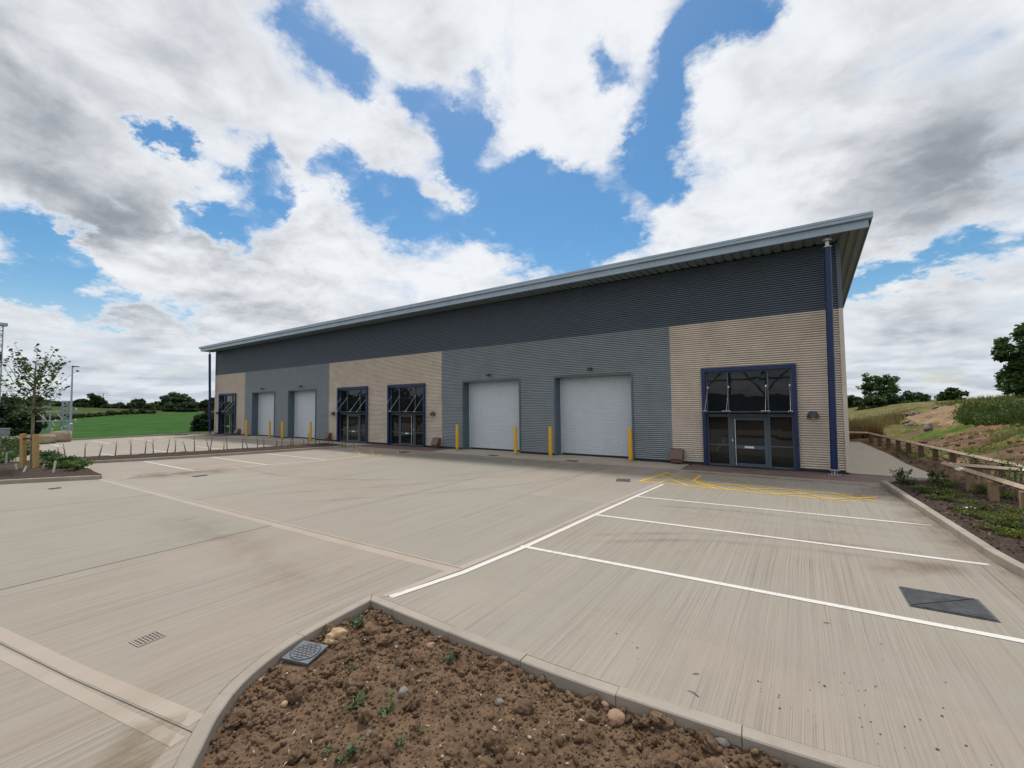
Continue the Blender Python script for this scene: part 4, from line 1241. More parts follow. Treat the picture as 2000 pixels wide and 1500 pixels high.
mb.add([(r * math.cos(2 * math.pi * i / n), r * math.sin(2 * math.pi * i / n), .0425) for i in range(n) for r in (.135, .142)], [(2 * i, 2 * i + 1, (2 * i + 3) % (2 * n), (2 * i + 2) % (2 * n)) for i in range(n)])
mb.build('lid_gap', M['dark'], o)

# crumbs of soil trodden on to the concrete, and twigs
P = []
for (u, v, n, r) in ((1520, 1370, 30, .35), (1640, 1330, 26, .4), (1700, 1420, 30, .45), (1850, 1400, 26, .5), (1450, 1200, 12, .5), (1260, 1260, 12, .4), (1600, 1300, 20, .5), (1780, 1290, 16, .5), (370, 1400, 16, .15)):
    x, y = ground(u, v)
    for i in range(int(n * .6)): P.append((x + rng.normal(0, r * .5), y + rng.normal(0, r * .35), 0.001))
P = np.array([q for q in P if not inside(q[0], q[1]) and not (q[1] < 3.7 and q[0] > -4.6)] )
a = scatter('soil_crumbs_on_concrete', M['soil'], vs1, P, .002 + .008 * rng.random(len(P)) ** 4, sink=.3); tag(a, 'dark crumbs of soil scattered on the near concrete', None, None, 'stuff')
for (u, v, a, l, lab) in ((1354, 1356, 2.8, .05, 'short dark twig on the concrete near the soil bed'), (1360, 1318, .5, .03, 'bent dark twig on the concrete behind the straight one'), (1615, 1218, .3, .03, 'tiny curled twig on the concrete below the third white line')):
    x, y = ground(u, v); d = np.array([math.cos(a), math.sin(a), 0]) * l; q = np.array([x, y, .006])
    o = MB().tube([q - d, q + np.array([0, l * .25, .004]), q + d], [.003, .004, .002], 6).build('twig', M['bark']); tag(o, lab, 'twig')


# ------------------------------------------------------------------ leaves
def leaf_mesh(name, C, size, cols, mat, parent=None, up=0.35, aspect=1.7, kite=True):
    """one small kite-shaped leaf at each of the points C"""
    n = len(C); size = np.broadcast_to(np.asarray(size, float), (n,))
    N = rng.normal(size=(n, 3)); N[:, 2] = np.abs(N[:, 2]) + up; N /= np.linalg.norm(N, axis=1)[:, None]
    T = rng.normal(size=(n, 3)); T -= N * (T * N).sum(1)[:, None]; T /= np.linalg.norm(T, axis=1)[:, None]
    B = np.cross(N, T); s = size[:, None]
    V = np.stack([C - T * s * .5 * aspect, C + B * s * .5 + N * s * .08, C + T * s * .5 * aspect, C - B * s * .5 + N * s * .08], 1).reshape(-1, 3)
    F = np.arange(4 * n).reshape(n, 4)
    return np_mesh(name, V, F, mat, parent, False, np.repeat(cols, 4, 0))


def leaf_cols(n, base, var=.35, pale=.12):
    c = np.array(base)[None] * rng.uniform(1 - var, 1 + var, (n, 1))
    k = rng.random(n) < pale
    c[k] = c[k] * np.array([1.6, 1.45, 1.1])
    return c


def tree(name, x, y, z, h, w, label, grp, base=(.042, .070, .020), clumps=60, per=70, leaf=.35, crown_lo=.12, seed=1, open_=0.0, depth=None, trunk_r=None, lean=0, flat=1.0):
    """tapered trunk, limbs to every clump, and leaves gathered in uneven clumps"""
    r = np.random.default_rng(seed)
    o = empty(name, (x, y, z)); tag(o, label, 'tree' if 'hedge' not in name and 'bush' not in name else 'bush', grp)
    depth = depth or w
    tr = trunk_r or h * .022
    cz = h * (crown_lo + (1 - crown_lo) / 2); ch = h * (1 - crown_lo) / 2
    cs = []
    while len(cs) < clumps:
        q = r.uniform(-1, 1, 3); l = np.linalg.norm(q)
        if l > 1 or l < .35 + open_ * .3: continue
        q = q * (1 + .18 * math.sin(3.1 * math.atan2(q[1], q[0]) + seed) + .10 * r.normal())
        cs.append((q[0] * w / 2 * .86 + lean * (q[2] + 1) * h * .1, q[1] * depth / 2 * .86, cz + q[2] * ch * .9 * flat))
    cs = np.array(cs); cs[:, 2] = np.maximum(cs[:, 2], h * crown_lo * .8 + .1)
    mb = MB()
    top = np.array([lean * h * .08, 0, h * .72])
    mb.tube([(0, 0, -.3), (lean * h * .02, 0, h * .25), tuple(top)], [tr * 1.25, tr * .9, tr * .25], 8)
    for c in cs[::2 if clumps > 40 else 1]:
        f = min(.85, max(.15, (c[2] / h) * .75)); b = top * f
        m = b * .5 + c * .5 + np.array([0, 0, -.04 * h]); mb.tube([b, m, c], [tr * .35 * (1.1 - f), tr * .2, tr * .07], 5, False)
    mb.build('trunk', M['bark'], o)
    cr = (w * .5 + ch) / 2 * (.36 - .13 * open_) * (60 / clumps) ** .33
    L = []; K = []
    for c in cs:
        n = int(per * r.uniform(.6, 1.4)); rad = cr * r.uniform(.65, 1.25)
        q = r.normal(size=(n, 3)); q = q / np.linalg.norm(q, axis=1)[:, None] * (r.random((n, 1)) ** .45) * rad * np.array([1.15, 1.15, .75])
        L.append(c + q); K.append(np.full(n, r.uniform(.72, 1.3)))
    L = np.concatenate(L); K = np.concatenate(K)
    L[:, 2] = np.maximum(L[:, 2], .05)
    leaf_mesh('crown', L, leaf * rng.uniform(.6, 1.25, len(L)), leaf_cols(len(L), base) * K[:, None], M['leafy'], o)
    return o


def plant(name, x, y, z, rx, h, label, cat, grp, base, n=220, leaf=.045, stems=9, up=.4, spread=1.0):
    o = empty(name, (x, y, z)); tag(o, label, cat, grp)
    mb = MB(); L = []
    for i in range(stems):
        a = rng.uniform(0, 6.28); l = rng.uniform(.45, 1.05); t = np.array([math.cos(a) * rx * l * spread, math.sin(a) * rx * l * spread, h * rng.uniform(.4, 1.05)])
        m = t * .5 + np.array([0, 0, h * .22]); mb.tube([(0, 0, -.02), m, t], [.006, .004, .002], 4, False)
        k = n // stems; s = rng.random((k, 1)) ** .6
        L.append((1 - s) ** 2 * np.zeros(3) + 2 * s * (1 - s) * m + s * s * t + rng.normal(size=(k, 3)) * np.array([rx * .13, rx * .13, h * .10]))
    mb.build('stems', M['stem'], o)
    L = np.concatenate(L); L[:, 2] = np.maximum(L[:, 2], .012)
    leaf_mesh('foliage', L, leaf * rng.uniform(.6, 1.3, len(L)), leaf_cols(len(L), base, .4, .2), M['leafy'], o, up, 1.9)
    return o


# weeds growing in the near soil bed
for i, (u, v, r, h, lf, n, wd) in enumerate([(703, 1223, .13, .12, .040, 34, 'at the back corner of the bed'), (680, 1214, .08, .06, .022, 26, 'with a yellow flower just left of the back corner weed'), (607, 1240, .07, .07, .026, 20, 'touching the back of the round plastic cover'),
                                            (880, 1300, .06, .09, .020, 26, 'standing alone in the middle right of the bed'), (690, 1385, .10, .05, .050, 14, 'with broad leaves in the middle of the bed'), (755, 1398, .11, .07, .034, 22, 'right of the broad-leaved weed'),
                                            (690, 1475, .10, .06, .034, 28, 'at the very front of the bed'), (668, 1493, .06, .04, .045, 10, 'with two pale leaves at the front edge of the picture'), (782, 1465, .05, .05, .022, 14, 'small and blue-green near the front'),
                                            (690, 1315, .06, .04, .025, 12, 'creeping between stones behind the broad-leaved weed'), (767, 1300, .05, .03, .022, 10, 'very small, left of the lone upright weed'), (822, 1441, .05, .04, .02, 10, 'with dry stalks near the front right'), (640, 1476, .05, .03, .022, 10, 'tiny, in the front left of the bed')]):
    x, y = ground(u, v, -.08)
    plant('weed', x, y, float(soil_z(x, y)) + .005, r, h, 'small green weed ' + wd, 'weed', 'weeds in the near soil bed', (.075, .12, .045) if i % 3 else (.06, .115, .06), n, lf, 6, .5)

# ------------------------------------------------------------------ right hand planting bed
def mulch_z(x, y): return .085 + .03 * fbm(x * 2.2, y * 2.2, 5, 31) + .018 * fbm(x * 13, y * 13, 3, 37)


gx, gy = np.meshgrid(np.linspace(0, 1, 90), np.linspace(-4.9, 16.75, 430))
kx = np.interp(gy, [p[1] for p in kr], [p[0] for p in kr]) + .11
gx = kx + gx * (6.2 - kx)
topx = np.interp(gy, [15.9, 16.75], [0, .55]); gx = np.maximum(gx, 1.9 + topx)
struct(grid_mesh('bark_mulch_bed', gx, gy, mulch_z(gx, gy), M['mulch']))
C = np.column_stack([rng.uniform(2.1, 6, 3200), rng.uniform(6.5, 16.5, 3200)])
C = C[C[:, 0] > np.interp(C[:, 1], [p[1] for p in kr], [p[0] for p in kr]) + .14]
a = leaf_mesh('bark_chips', np.column_stack([C, mulch_z(C[:, 0], C[:, 1]) + .012]), rng.uniform(.02, .05, len(C)), np.array([.085, .06, .045])[None] * rng.uniform(.4, 2.2, (len(C), 1)), M['pebble'], None, .9, 1.6)
tag(a, 'loose dark bark chips in the right planting bed', None, None, 'stuff')
zs = [(1758, 942, .30, .42, 1), (1779, 945, .34, .22, 0), (1798, 955, .36, .20, 0), (1818, 964, .40, .22, 0), (1836, 946, .34, .26, 0), (1850, 950, .30, .28, 0), (1850, 965, .38, .20, 0), (1838, 977, .36, .18, 0), (1864, 971, .40, .2, 0),
      (1919, 962, .38, .28, 0), (1889, 985, .34, .16, 0), (1882, 998, .34, .16, 0), (1903, 1007, .34, .14, 0), (1961, 972, .40, .3, 0), 
      (1988, 1003, .40, .26, 0), (1928, 1014, .34, .16, 0), (1954, 1028, .36, .18, 0), (1974, 1016, .40, .22, 0), (1987, 1032, .34, .2, 0), (1942, 1036, .30, .14, 0), (1968, 1046, .32, .16, 0), (1994, 1046, .34, .18, 0), (1826, 942, .26, .3, 1), (1930, 996, .3, .16, 0)]
for u, v, r, h, t in zs:
    x, y = ground(u, v, .09)
    if t: plant('sprig_shrub', x, y, float(mulch_z(x, y)), r, h, 'thin upright leafy sprig at the paved tip of the right planting bed' if u < 1790 else 'thin upright leafy sprig by the end of the timber rail, beside the path', 'shrub', 'shrubs in the right planting bed', (.06, .10, .03), 150, .05, 8, .3)
    else: plant('low_shrub', x, y, float(mulch_z(x, y)), r * .7, h * .6, 'low spreading green shrub in the bark mulch of the right planting bed', 'shrub', 'shrubs in the right planting bed', [(.085, .12, .022), (.05, .08, .02), (.12, .15, .028)][int(rng.integers(0, 3))], 300, .030, 16, .25, 1.1)
# litter
for u, v, s, lab in ((1898, 994, .16, 'crumpled white scrap lying in the bark mulch'), (1880, 911, .2, 'white plastic scrap caught on the corner of the timber rail')):
    if v > 950: x, y = ground(u, v, .12); z = .13
    else: x, y, z = 3.42, 15.95, .56
    V, F = lump(3, int(u), .7, .35, 2.0); o = np_mesh('plastic_scrap', V * s * .5, F, M['white'], None, True); o.location = (x, y, z); tag(o, lab, 'litter')

# ------------------------------------------------------------------ timber knee rails
def knee_rail(pts_posts, rails, label, h=.55, pm='timber'):
    o = empty('timber_knee_rail', (pts_posts[0][0], pts_posts[0][1], 0)); tag(o, label, 'fence', 'timber knee rails beside the path')
    ox, oy = pts_posts[0]
    for x, y in pts_posts:
        mb = MB(); s = .075; z = h - .04
        a = random.uniform(-.1, .1); ca, sa = math.cos(a) * s, math.sin(a) * s
        q = [(x - ox + ca - sa, y - oy + sa + ca), (x - ox - ca - sa, y - oy - sa + ca), (x - ox - ca + sa, y - oy - sa - ca), (x - ox + ca + sa, y - oy + sa - ca)]
        q = q[::-1]
        mb.hexa([(a_, b_, -.1) for a_, b_ in q], [(a_, b_, z) for a_, b_ in q]); mb.build('post', M[pm], o)
    for (xa, ya), (xb, yb_) in rails:
        l = math.hypot(xb - xa, yb_ - ya); dx, dy = (xb - xa) / l, (yb_ - ya) / l; nx, ny = -dy, dx; w = .085
        mb = MB()
        P = lambda x, y, s, z: (x - ox + nx * s, y - oy + ny * s, z)
        # diamond set rail: ridge up, planed top faces
        sec = [(-w, h), (0, h + .065), (w, h), (0, h - .05)]
        vs = [P(xa, ya, s, z) for s, z in sec] + [P(xb, yb_, s, z) for s, z in sec]
        mb.add(vs, [(0, 1, 5, 4), (1, 2, 6, 5), (2, 3, 7, 6), (3, 0, 4, 7), (3, 2, 1, 0), (4, 5, 6, 7)])
        mb.build('rail', M['railtop'], o)
        n = max(1, int(l / 1.35))
        for i in range(n + 1):
            t = min(l - .03, .03 + i * 1.35); x, y = xa + dx * t, ya + dy * t; mb = MB()
            for s0, z0, s1, z1 in ((-w, h, 0, h + .065), (0, h + .065, w, h)):
                e = .003
                mb.add([P(x - dx * .028, y - dy * .028, s0, z0 + e), P(x + dx * .028, y + dy * .028, s0, z0 + e), P(x + dx * .028, y + dy * .028, s1, z1 + e), P(x - dx * .028, y - dy * .028, s1, z1 + e)], [(0, 1, 2, 3)])
            mb.build('steel_strap', M['steel'], o)


knee_rail([(3.405, 16.84), (3.50, 15.6), (3.57, 14.3), (3.70, 13.05), (3.85, 11.8), (4.0, 10.5)], [((3.36, 17.20), (4.05, 10.2))], 'timber knee rail on square posts rising out of the near planting bed')
knee_rail([(4.1, 16.95), (5.3, 16.45), (6.5, 15.95)], [((3.45, 17.14), (7.0, 15.74))], 'timber knee rail running off to the right from the corner of the near rail', .53)
pts = [(3.18, 31.0), (3.38, 29.6), (3.55, 28.2), (3.72, 26.8), (3.86, 25.4), (4.02, 24.0), (4.18, 22.6), (4.36, 21.2), (4.55, 19.8), (4.78, 18.4), (5.0, 17.0), (5.25, 15.7)]
knee_rail(pts, [((3.1, 31.3), (3.86, 25.4)), ((3.86, 25.4), (4.55, 19.8)), ((4.55, 19.8), (5.35, 15.2))], 'long timber knee rail running back beside the soil along the path', .54, 'oldtimber')
knee_rail([(2.2, 31.45), (1.4, 31.5)], [((3.05, 31.42), (1.2, 31.5))], 'short timber knee rail crossing the far end of the path', .54, 'oldtimber')
for i, (u, v, h) in enumerate([(1908, 935, .75), (1934, 938, .8), (1941, 934, .7), (1966, 950, .8), (1973, 945, .75), (1983, 948, .9), (1992, 955, .7), (1926, 955, .5), (1962, 960, .5)]):
    x, y = ground(u, v, .1)
    o = empty('staked_whip', (x, y, .08)); tag(o, 'thin bare whip in a grey-brown guard between the timber knee rails', 'sapling', 'staked whips between the knee rails')
    lx, ly = rng.normal(0, .05), rng.normal(0, .05)
    MB().tube([(0, 0, 0), (lx, ly, h * .6)], [.028, .024], 7).build('stem_guard', M['guard'], o)
    MB().tube([(lx * .9, ly * .9, h * .5), (lx * 1.5 + .02, ly * 1.5, h)], [.008, .004], 5).build('stem', M['stake'], o)
    if i % 2 == 0:
        L = np.array([lx, ly, h * .8]) + rng.normal(size=(26, 3)) * np.array([.11, .11, .10]); leaf_mesh('foliage', L, .05, leaf_cols(26, (.13, .20, .06)), M['leafy'], o)
# ------------------------------------------------------------------ terrain
def far_z(x, y):
    r = np.hypot(x, y); rat = np.where(r > 1, -y / np.minimum(x, -1e-3), 0)
    z300 = np.clip(4.1 - (y / np.maximum(r, 1) - .176) * 24, .9, 6)
    a = np.interp(r, [0, 47, 55, 150], [-.14, -.14, -.06, .42])
    return np.where(r < 150, a, .42 + (z300 - .42) * np.clip((r - 150) / 150, 0, 1.0)) + .10 * fbm(x * .05, y * .05, 3, 61)


xs = np.concatenate([[YW - .12, YW - .3, YW - .6, YW - 1, YW - 2], YW - np.geomspace(3, 700, 70)])[::-1]
ys = np.concatenate([-np.geomspace(400, 12, 40), np.linspace(-10, 50, 60), np.geomspace(52, 500, 40)])
gx, gy = np.meshgrid(xs, ys); gz = far_z(gx, gy)
rr = np.hypot(gx, gy); n = fbm(gx * .03, gy * .03, 4, 71)[..., None]
crop = np.array([.033, .094, .016]) * (1 + .25 * n); rough = np.array([.055, .078, .022]) * (1 + .5 * n); edge = np.array([.13, .11, .055]) * (1 + .3 * n)
bound = np.interp(gy / rr, [.10, .176, .298, .345, .5], [110, 140, 200, 240, 300]) + 8 * fbm(gy * .04, gy * .01, 3, 5)
f1 = sstep(-2, 6, rr - bound)[..., None]; f2 = sstep(YW - 2.2, YW - .5, gx + .8 * fbm(gx * .7, gy * .7, 3, 8))[..., None]
col = crop * (1 - f1) + rough * f1; col = col * (1 - f2) + edge * f2
struct(grid_mesh('grass_field', gx, gy, gz, M['fieldm'], col.reshape(-1, 3)))


def bank_z(x, y):
    s = (x - 4.5) + .20 * (y - 18)
    s = np.where(y < 18, (x - 5.2) * .9, s)
    z = .03 + 2.35 * sstep(0, 15, s)
    lump_ = .55 * fbm(x * .45, y * .45, 5, 81) + .16 * np.abs(fbm(x * 1.9, y * 1.9, 4, 83))
    z = z + lump_ * sstep(.3, 4, s) * sstep(60, 40, y)
    # rough heap of dug earth on the right
    z = z + 1.05 * np.exp(-(((x - 9.6) / 2.6) ** 2 + ((y - 24.5) / 4) ** 2)) * (1 + .6 * fbm(x * 1.1, y * 1.1, 4, 87))
    z = z - .9 * sstep(45, 90, y) + .035 * fbm(x * 5, y * 5, 3, 85)
    return z


xs = np.concatenate([np.linspace(1.35, 16, 190), np.geomspace(16.3, 220, 46)]); ys = np.concatenate([np.linspace(12.5, 48, 250), np.geomspace(48.5, 260, 44)])
gx, gy = np.meshgrid(xs, ys); gz = bank_z(gx, gy)
flat_ = (gx < 3.7) & (gy < 31.8); gz = np.where(flat_, -.02, gz)
gz = np.where((gx < 7.4) & (gy < 16.9), np.minimum(gz, .02), gz)
n = fbm(gx * .5, gy * .5, 5, 91)[..., None]; n2 = fbm(gx * 1.7, gy * 1.7, 4, 93)[..., None]
soilc = np.array([.155, .105, .068]) * (1 + .5 * n2); grass = np.array([.085, .125, .030]) * (1 + .4 * n2); dry = np.array([.135, .125, .050]) * (1 + .3 * n2); tan = np.array([.26, .185, .115]) * (1 + .2 * n2); clay = np.array([.24, .125, .07]) * (1 + .4 * n2)
s_ = (gx - 4.5) + .20 * (gy - 18)
g = sstep(-.05, .22, n[..., 0] + .16 * np.exp(-((s_ - 3) / 2.2) ** 2) - .04)[..., None]
col = soilc * (1 - g) + grass * g
c_ = sstep(.1, .35, n2[..., 0] + .1)[..., None] * .5; col = col * (1 - c_) + clay * c_
# bare track climbing the bank
def hit_bank(u, v):
    d = sight(u, v); h = math.hypot(d[0], d[1])
    for t in np.arange(14, 60, .1):
        x, y = d[0] / h * t, d[1] / h * t
        if bank_z(np.array(x), np.array(y)) > CAMH + d[2] / h * t: break
    return x, y


def in_poly(P, x, y):
    c = np.zeros(np.shape(x), bool); j = len(P) - 1
    for i in range(len(P)):
        with np.errstate(divide='ignore', invalid='ignore'):
            c ^= ((P[i][1] > y) != (P[j][1] > y)) & (x < (P[j][0] - P[i][0]) * (y - P[i][1]) / (P[j][1] - P[i][1] + 1e-12) + P[i][0])
        j = i
    return c


TRACK = [hit_bank(*q) for q in ((1768, 818), (1785, 810), (1830, 799), (1866, 790), (1885, 787), (1872, 800), (1868, 818), (1862, 830), (1800, 828))]
wob = .35 * fbm(gx * 1.3, gy * 1.3, 3, 97)
tk = in_poly(TRACK, gx + wob, gy + wob).astype(float)[..., None]
col = col * (1 - tk) + tan * tk
dd = (sstep(33, 36, gy + 2 * n[..., 0]) * (1 - tk[..., 0]))[..., None]; col = col * (1 - dd) + dry * dd
lo = sstep(1.2, -.2, s_)[..., None]; col = col * (1 - lo) + np.array([.135, .092, .062]) * (1 + .4 * n2) * lo
struct(grid_mesh('earth_bank', gx, gy, gz, M['terrain'], col.reshape(-1, 3)))

mb = MB(); mb.add([(2600 * math.cos(t), 2600 * math.sin(t), -.75 if True else 0) for t in np.linspace(0, 2 * math.pi, 65)[:-1]], [tuple(range(64))])
o = mb.build('ground', m_simple('distant_ground', (.05, .085, .025), (.085, .11, .035), .02, .95, .1)); struct(o)


# blades of grass
def blades(name, P, h, w, base, label, lean=.35, var=.35):
    n = len(P); h = np.broadcast_to(h, (n,)) * rng.uniform(.5, 1.25, n)
    a = rng.uniform(0, 6.28, n); T = np.stack([np.cos(a), np.sin(a), 0 * a], 1); D = rng.normal(0, lean, (n, 3)); D[:, 2] = 1; D /= np.linalg.norm(D, axis=1)[:, None]
    top = P + D * h[:, None]; mid = P + D * h[:, None] * .5 + T * 0
    ww = (w * rng.uniform(.6, 1.4, n))[:, None]
    V = np.stack([P - T * ww, P + T * ww, top + rng.normal(0, .12, (n, 3)) * h[:, None]], 1).reshape(-1, 3)
    o = np_mesh(name, V, np.arange(3 * n).reshape(n, 3), M['leafy'], None, False, np.repeat(leaf_cols(n, base, var, .15), 3, 0))
    return tag(o, label, None, None, 'stuff')


def on_bank(xa, xb, ya, yb, n, cond=None):
    x = rng.uniform(xa, xb, n); y = rng.uniform(ya, yb, n)
    if cond is not None: k = cond(x, y); x, y = x[k], y[k]
    return np.column_stack([x, y, bank_z(x, y) - .02])


def offtrack(x, y): return ~in_poly(TRACK, x, y)


P = on_bank(4.9, 11, 15.5, 30, 16000, lambda x, y: (fbm(x * .5, y * .5, 5, 91) + .16 * np.exp(-(((x - 4.5) + .2 * (y - 18) - 3) / 2.2) ** 2) > .08) & offtrack(x, y))
blades('bank_grass', P, .16, .012, (.10, .155, .035), 'patchy short grass and weeds on the earth bank behind the long rail', .5)
P = on_bank(1.6, 7.5, 33, 44, 9000, lambda x, y: offtrack(x, y) & (x < 1.6 + .36 * (y - 29)))
blades('dry_grass', P, .62, .018, (.22, .185, .085), 'tall dry straw-coloured grass beyond the end of the path', .22)
P = on_bank(1.8, 4.0, 33, 36, 2200)
blades('dock_stems', P, .60, .022, (.17, .10, .035), 'rusty brown weeds standing behind the end of the path', .2)
GREEN = [hit_bank(*q) for q in ((1874, 826), (1874, 806), (1940, 802), (2060, 800), (2060, 822), (1990, 826))]
P = on_bank(3, 24, 20, 46, 90000, lambda x, y: in_poly(GREEN, x, y))[:14000]
blades('tall_green_grass', P, .75, .022, (.075, .11, .028), 'thick green weeds and nettles growing on the bank right of the bare track', .5)
Q = np.repeat(P[:500], 7, 0); Q = Q + rng.normal(0, 1, Q.shape) * np.array([.22, .22, .12]) + np.repeat(rng.uniform(.05, .75, 500) ** 1.3, 7)[:, None] * np.array([0, 0, 1])
a = leaf_mesh('bank_weeds', Q, .09, leaf_cols(len(Q), (.055, .095, .024), .45, .2), M['leafy']); tag(a, 'leafy green weeds mixed into the tall grass right of the bare track', None, None, 'stuff')
P = on_bank(9, 22, 40, 48, 8000, offtrack)
blades('crest_grass', P, .35, .03, (.16, .19, .06), 'thin grass along the crest of the bank', .3)
xx = YW - .3 - 2.2 * rng.random(9000); yy = rng.uniform(-12, 18, 9000)
blades('field_edge_grass', np.column_stack([xx, yy, far_z(xx, yy)]), .16, .014, (.12, .155, .05), 'rough grass along the edge of the left hand field', .5)
# loose lumps on the bank
P = on_bank(4.4, 11, 15.5, 30, 900, offtrack); a = scatter('earth_lumps', m_simple('dug_earth', (.11, .075, .05), (.19, .13, .085), 3, .95, .8), vs2, P, .025 + .09 * rng.random(len(P)) ** 3); tag(a, 'lumps of dug brown earth on the bank', None, None, 'stuff')
P = on_bank(4, 10, 30, 46, 900, lambda x, y: ~offtrack(x + 1.0, y) & offtrack(x, y))[:50]; a = scatter('rubble', M['stone_grey'], vs2, P, .06 + .16 * rng.random(len(P)) ** 2); tag(a, 'pale rubble along the left edge of the bare track', None, None, 'stuff')
xx = rng.uniform(3.25, 5, 500); yy = rng.uniform(17.5, 30, 500); a = scatter('verge_crumbs', M['soil'], vs1, np.column_stack([xx, yy, bank_z(xx, yy)]), .01 + .04 * rng.random(500) ** 3); tag(a, 'small lumps of soil between the path and the long rail', None, None, 'stuff')

# ------------------------------------------------------------------ trees right of the building
def place(u, dist, vb, z=None):
    x, y = bearing(u, dist); return x, y


def px(x, y): return mpp(x, y)


TR = 'trees beyond the bank on the right'
x, y = bearing(1722, 66); s = px(x, y); tree('oak_tree', x, y, .9, 70 * s * 1.08, 64 * s, 'broad open-crowned tree just right of the building, with sky showing through its top', TR, (.066, .115, .038), 80, 48, .21, .10, 11, .9, None, None)
x, y = bearing(1700, 60); s = px(x, y); tree('thicket_bush', x, y, .7, 36 * s, 56 * s, 'dense dark bush at the foot of the broad open tree', TR, (.036, .066, .022), 40, 80, .2, .0, 12)
x, y = bearing(1742, 62); s = px(x, y); tree('thicket_bush', x, y, .8, 36 * s, 50 * s, 'dense dark bush right of the foot of the broad open tree', TR, (.038, .070, .023), 40, 80, .22, .0, 13)
x, y = bearing(1783, 64); s = px(x, y); tree('round_tree', x, y, .9, 40 * s, 50 * s, 'low rounded tree between the broad tree and the small pointed one', TR, (.048, .090, .030), 50, 70, .2, .02, 14, .3)
x, y = bearing(1862, 70); s = px(x, y); tree('small_tree', x, y, 1.2, 44 * s, 42 * s, 'small tree with layered branches on the skyline left of the bare track', TR, (.046, .084, .027), 45, 85, .22, .06, 15, .3)
x, y = bearing(1830, 70); s = px(x, y); tree('thicket_bush', x, y, 1.0, 18 * s, 60 * s, 'low dark bush left of the small skyline tree', TR, (.030, .056, .018), 30, 90, .2, 0, 16)
x, y = bearing(1664, 70); s = px(x, y); tree('thicket_bush', x, y, .8, 34 * s, 36 * s, 'dark bush half hidden by the corner of the building', TR, (.03, .055, .018), 30, 90, .22, 0, 17)
x, y = bearing(2042, 44); s = px(x, y); tree('large_ash_tree', x, y, 1.6, 165 * s, 122 * s, 'large leafy tree cut off by the right edge of the picture', TR, (.062, .112, .034), 130, 75, .22, .02, 18, .7)
x, y = bearing(2060, 50); s = px(x, y); tree('thicket_bush', x, y, 1.6, 75 * s, 70 * s, 'dark bush below the large tree at the right edge', TR, (.03, .06, .018), 40, 90, .25, 0, 19)

# ------------------------------------------------------------------ far side of the left hand field
FR = 'trees along the far hedge of the green field'
far = [('round_tree', 158, 776, 20, 290, 50, 90, .0, 'rounded dark tree right of the lamp post, on the far hedge line'), ('bare_topped_tree', 181, 766, 25, 285, 26, 40, .6, 'thin-crowned tree showing bare branches against the sky'),
       ('round_tree', 197, 779, 22, 290, 45, 80, .0, 'low dark tree right of the thin-crowned tree'), ('round_tree', 272, 780, 26, 300, 40, 70, .2, 'small ragged tree in the middle of the far hedge'),
       ('round_tree', 299, 786, 28, 295, 40, 80, 0, 'low spreading tree left of the big oak'), ('great_oak_tree', 344, 769, 64, 260, 110, 85, .25, 'big domed oak standing above the far hedge'),
       ('hedge_bush', 336, 786, 40, 250, 45, 90, 0, 'dark bush in front of the left half of the big oak'), ('hedge_bush', 366, 787, 44, 245, 45, 90, 0, 'dark bush in front of the right half of the big oak'),
       ('round_tree', 384, 785, 15, 300, 30, 80, 0, 'small round tree right of the big oak'), ('round_tree', 402, 782, 22, 270, 45, 80, 0, 'round tree beside the blue column at the far corner of the building'),
       ('round_tree', 420, 779, 24, 260, 45, 80, 0, 'round tree hidden behind the far corner of the building'),
       ('round_tree', 68, 774, 28, 260, 50, 80, .1, 'far tree seen behind the young tree trunk'), ('round_tree', 115, 787, 26, 300, 40, 70, 0, 'low far tree left of the lamp post'), ('round_tree', 20, 775, 40, 250, 50, 80, .1, 'far tree behind the lattice mast at the left edge')]
for i, (nm, u, vt, w, dist, cl, per, op, lab) in enumerate(far):
    x, y = bearing(u, dist); s = px(x, y); z = float(far_z(np.array(x), np.array(y)))
    d = sight(u, vt); ztop = CAMH + d[2] / math.hypot(d[0], d[1]) * dist
    tree(nm, x, y, z - .2, ztop - z + .2, w * s * .86, lab, FR, (.036, .066, .024), cl, per, .62 if dist > 240 else .5, .0 if op < .15 else .16, 30 + i, op)
us = list(range(40, 420, 12))
for i, u in enumerate(us):
    dist = 292 + 14 * math.sin(i * 1.7); x, y = bearing(u, dist); s = px(x, y); z = float(far_z(np.array(x), np.array(y)))
    vt = 789 + 2.2 * math.sin(i * 2.3) - (3 if u < 110 else 0)
    d = sight(u, vt); ztop = CAMH + d[2] / math.hypot(d[0], d[1]) * dist
    tree('hedge_bush', x, y, z - .2, max(2.2, ztop - z), 17 * s, 'dark bush in the continuous far hedge across the green field', 'bushes of the far hedge', (.040, .070, .024), 22, 70, .6, .0, 60 + i)
# low hedge between the two fields
for i, u in enumerate(range(96, 300, 15)):
    dist = float(np.interp(u, [96, 138, 331], [128, 140, 200])); x, y = bearing(u, dist); s = px(x, y); z = float(far_z(np.array(x), np.array(y)))
    tree('hedge_bush', x, y, z - .1, (5.5 if u != 216 else 9) * s * (.8 + .5 * random.random()), 17 * s, 'low dark bush in the line between the crop and the rough pasture', 'bushes between the two fields', (.035, .06, .02), 10, 60, .45, 0, 90 + i)
